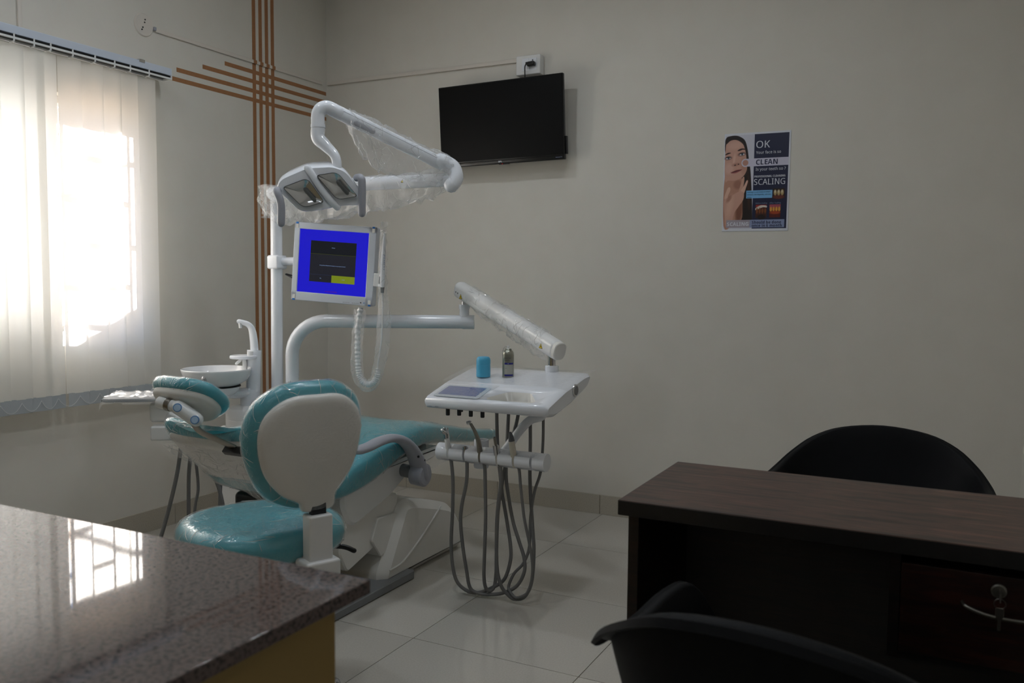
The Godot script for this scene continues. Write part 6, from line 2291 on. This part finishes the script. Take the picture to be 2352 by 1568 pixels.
# ------------------------------------------------------------------ stool
func build_stool() -> void:
	var sc := Vector3(1.645, 0.0, 2.313)
	var o := thing("operator_stool", "turquoise operator stool with an oval white-backed rest, wrapped in film", "stool", sc)
	var fwd := Vector3(-0.90, 0, -0.436).normalized()
	var right := fwd.cross(Vector3.UP).normalized()
	# seat
	var g := Geo.new()
	g.pad(oval(0.222, 0.212, 2.5, 90), 0.088, 0.042, 0.006, Transform3D(Basis(right, -fwd, right.cross(-fwd)), sc + Vector3(0, 0.488, 0)))
	var seat_part := part(o, "seat", g, M.teal_vinyl, 70.0)
	part(seat_part, "film_wrap", wrapped(g, 0.0025, 0.004, 105), M.cling_film, 70.0)
	folds(seat_part, g.last, 170, 0.005, 205)
	g = Geo.new()
	g.rbox(sc + Vector3(0, 0.425, 0), Vector3(0.24, 0.04, 0.2), 0.01, 2, Basis(right, Vector3.UP, -fwd))
	part(o, "seat_plate", g, M.black_plastic)
	g = Geo.new()
	g.lathe([Vector2(0, 0.10), Vector2(0.028, 0.10), Vector2(0.028, 0.26), Vector2(0.02, 0.26), Vector2(0.02, 0.41), Vector2(0, 0.41)], 24, sc)
	part(o, "gas_lift", g, M.chrome)
	for k in 5:
		var a := TAU * k / 5.0 + 1.0
		g = Geo.new()
		g.tube(v3([sc + Vector3(0, 0.09, 0), sc + Vector3(cos(a) * 0.22, 0.07, sin(a) * 0.22)]), [0.026, 0.016], 12, true)
		var leg := part(o, "leg", g, M.chrome)
		g = Geo.new()
		g.rbox(sc + Vector3(cos(a) * 0.22, 0.028, sin(a) * 0.22), Vector3(0.05, 0.052, 0.05), 0.02, 3, Basis(Vector3.UP, -a))
		part(leg, "castor", g, M.black_plastic)
	# lever
	g = Geo.new()
	g.tube(smooth(v3([sc + right * 0.06 + Vector3(0, 0.42, 0), sc + right * 0.2 - fwd * 0.06 + Vector3(0, 0.425, 0), sc + right * 0.245 - fwd * 0.085 + Vector3(0, 0.41, 0)])), 0.0075, 10, true)
	part(o, "lever", g, M.black_plastic)
	# back upright
	var pb := sc - fwd * 0.232 + right * 0.066
	var bb := Basis(right, Vector3.UP, -fwd)
	g = Geo.new()
	g.rbox(pb + Vector3(0, 0.512, 0), Vector3(0.066, 0.14, 0.05), 0.006, 2, bb)
	part(o, "upright", g, M.white_plastic)
	g = Geo.new()
	g.rbox(pb + Vector3(0, 0.42, 0), Vector3(0.098, 0.085, 0.078), 0.008, 2, bb)
	g.rbox(pb + fwd * 0.11 + Vector3(0, 0.40, 0), Vector3(0.07, 0.03, 0.2), 0.006, 2, bb)
	part(o, "upright_socket", g, M.white_plastic)
	g = Geo.new()
	g.rbox(pb + Vector3(0.0, 0.60, 0), Vector3(0.042, 0.07, 0.02), 0.003, 2, bb)
	part(o, "slider", g, M.dark_plastic)
	# oval back: cushion and moulded shell, both curved round the sitter
	var cen := sc - fwd * 0.225 + Vector3(0, 0.757, 0) + right * 0.054
	var lean := Basis(right, 0.06)
	var x := right
	var z := lean * (-fwd)     # outwards, towards the viewer
	var y := z.cross(x)
	var egg := squeeze([Vector2(0.0, 0.182), Vector2(0.10, 0.172), Vector2(0.178, 0.118), Vector2(0.20, 0.03), Vector2(0.172, -0.07), Vector2(0.11, -0.145), Vector2(0.0, -0.178), Vector2(-0.11, -0.145), Vector2(-0.172, -0.07), Vector2(-0.20, 0.03), Vector2(-0.178, 0.118), Vector2(-0.10, 0.172)])
	g = Geo.new()
	g.pad(egg, 0.07, 0.034, 0.0, Transform3D(Basis(x, y, z), cen - z * 0.036), -1.1)
	var back := part(o, "back_cushion", g, M.teal_vinyl, 70.0)
	part(back, "film_wrap", wrapped(g, 0.0025, 0.003, 106), M.cling_film, 70.0)
	folds(back, g.last, 130, 0.0045, 206)
	var inner := squeeze([Vector2(0.0, 0.152), Vector2(0.09, 0.145), Vector2(0.155, 0.10), Vector2(0.172, 0.03), Vector2(0.148, -0.06), Vector2(0.095, -0.12), Vector2(0.085, -0.14), Vector2(0.08, -0.172), Vector2(0.03, -0.178), Vector2(-0.02, -0.174), Vector2(-0.035, -0.15), Vector2(-0.095, -0.12), Vector2(-0.148, -0.06), Vector2(-0.172, 0.03), Vector2(-0.155, 0.10), Vector2(-0.09, 0.145)])
	g = Geo.new()
	g.pad(inner, 0.036, 0.017, 0.006, Transform3D(Basis(x, y, z), cen + z * 0.008), -1.1)
	part(back, "back_shell", g, M.shell_white, 70.0)
	part(back, "film_wrap", wrapped(g, 0.002, 0.003, 107), M.cling_film, 70.0)


func squeeze(pts: Array) -> PackedVector2Array:
	# the back's outline: narrower than drawn and leaning a little to the sitter's right
	var out := PackedVector2Array()
	for p in pts:
		out.append(Vector2(p.x * 0.83 + p.y * 0.06, p.y * 0.95))
	return smooth2(out, 5)


# ------------------------------------------------------------------ jar and spray can on the instrument table
func build_tray_things() -> void:
	var c := Vector3(1.776, 0.8355, 1.262)
	var lean := Basis(Vector3(1, 0, 0), 0.0)
	var jar := thing("blue_jar", "plain light blue plastic jar with rounded lid on the instrument table", "jar", c)
	var g := Geo.new()
	g.lathe([Vector2(0, 0), Vector2(0.0255, 0), Vector2(0.027, 0.002), Vector2(0.027, 0.046), Vector2(0.0265, 0.0465)], 40, c)
	g.lathe([Vector2(0, 0.0), Vector2(0.0, 0.0465), Vector2(0.0265, 0.0465)], 40, c)
	part(jar, "body", jar_body(c), M.jar_blue)
	g = Geo.new()
	g.lathe([Vector2(0, 0.0475), Vector2(0.0268, 0.0475), Vector2(0.027, 0.049), Vector2(0.027, 0.063), Vector2(0.0255, 0.070), Vector2(0.021, 0.0755), Vector2(0.014, 0.0768), Vector2(0, 0.0768)], 40, c)
	part(jar, "lid", g, M.jar_blue)
	var s := Vector3(1.868, 0.836, 1.235)
	var can := thing("spray_can", "steel spray can with blue label bands on the instrument table", "spray can", s)
	g = Geo.new()
	g.lathe([Vector2(0, 0.001), Vector2(0.0215, 0.001), Vector2(0.0228, 0.0), Vector2(0.023, 0.003), Vector2(0.022, 0.005), Vector2(0.022, 0.086), Vector2(0.0208, 0.094), Vector2(0.017, 0.1005), Vector2(0.0125, 0.104), Vector2(0.0125, 0.1055), Vector2(0.0138, 0.1065), Vector2(0.0125, 0.108), Vector2(0, 0.108)], 40, s)
	part(can, "can", g, M.can_steel)
	# label bands bent round the front
	for q in [[0.050, 0.0565, M.print_blue], [0.006, 0.0125, M.print_blue], [0.0135, 0.049, M.label_pale if M.has("label_pale") else mat("label_pale", Color(0.66, 0.66, 0.62), 0.45)]]:
		g = Geo.new()
		var a := PackedVector3Array()
		var b := PackedVector3Array()
		for k in 13:
			var t := deg_to_rad(5.0 + 95.0 * k / 12.0)
			a.append(s + Vector3(cos(t) * 0.0223, q[0], sin(t) * 0.0223))
			b.append(s + Vector3(cos(t) * 0.0223, q[1], sin(t) * 0.0223))
		g.rings([a, b], false, false)
		part(can, "label_band", g, q[2])
	var f := Vector3(0.454, 0, 0.888)
	var r := Vector3(0.888, 0, -0.454)
	var lb := Basis(r, Vector3.UP, f)
	lettering(can, "Lignocaine Topical", s + f * 0.0222 + Vector3(0, 0.074, 0) - r * 0.002, lb, 0.025, 0.005, M.print_navy)
	lettering(can, "Aerosol USP", s + f * 0.0222 + Vector3(0, 0.066, 0) - r * 0.004, lb, 0.018, 0.004, M.print_navy)
	lettering(can, "15%", s + f * 0.0226 + Vector3(0, 0.053, 0), lb, 0.006, 0.003, M.print_white)
	lettering(can, "100 ml", s + f * 0.0226 + Vector3(0, 0.036, 0) - r * 0.008, lb, 0.008, 0.0, M.print_navy)
	g = Geo.new()
	g.lathe([Vector2(0, 0.107), Vector2(0.0055, 0.107), Vector2(0.0055, 0.118), Vector2(0.0045, 0.1195), Vector2(0, 0.1195)], 20, s)
	var nz := part(can, "spray_button", g, M.white_plastic)
	g = Geo.new()
	g.tube(smooth(v3([s + Vector3(0, 0.116, 0.004), s - r * 0.010 + Vector3(0, 0.115, 0.003), s - r * 0.017 + Vector3(0, 0.109, 0.002), s - r * 0.021 + Vector3(0, 0.097, 0)])), 0.0008, 6)
	part(nz, "straw", g, M.grey_metal_sheet)


func jar_body(c: Vector3) -> Geo:
	var g := Geo.new()
	g.lathe([Vector2(0, 0), Vector2(0.0255, 0), Vector2(0.027, 0.002), Vector2(0.027, 0.0455), Vector2(0.0262, 0.0465), Vector2(0.0262, 0.0475), Vector2(0, 0.0475)], 40, c)
	return g
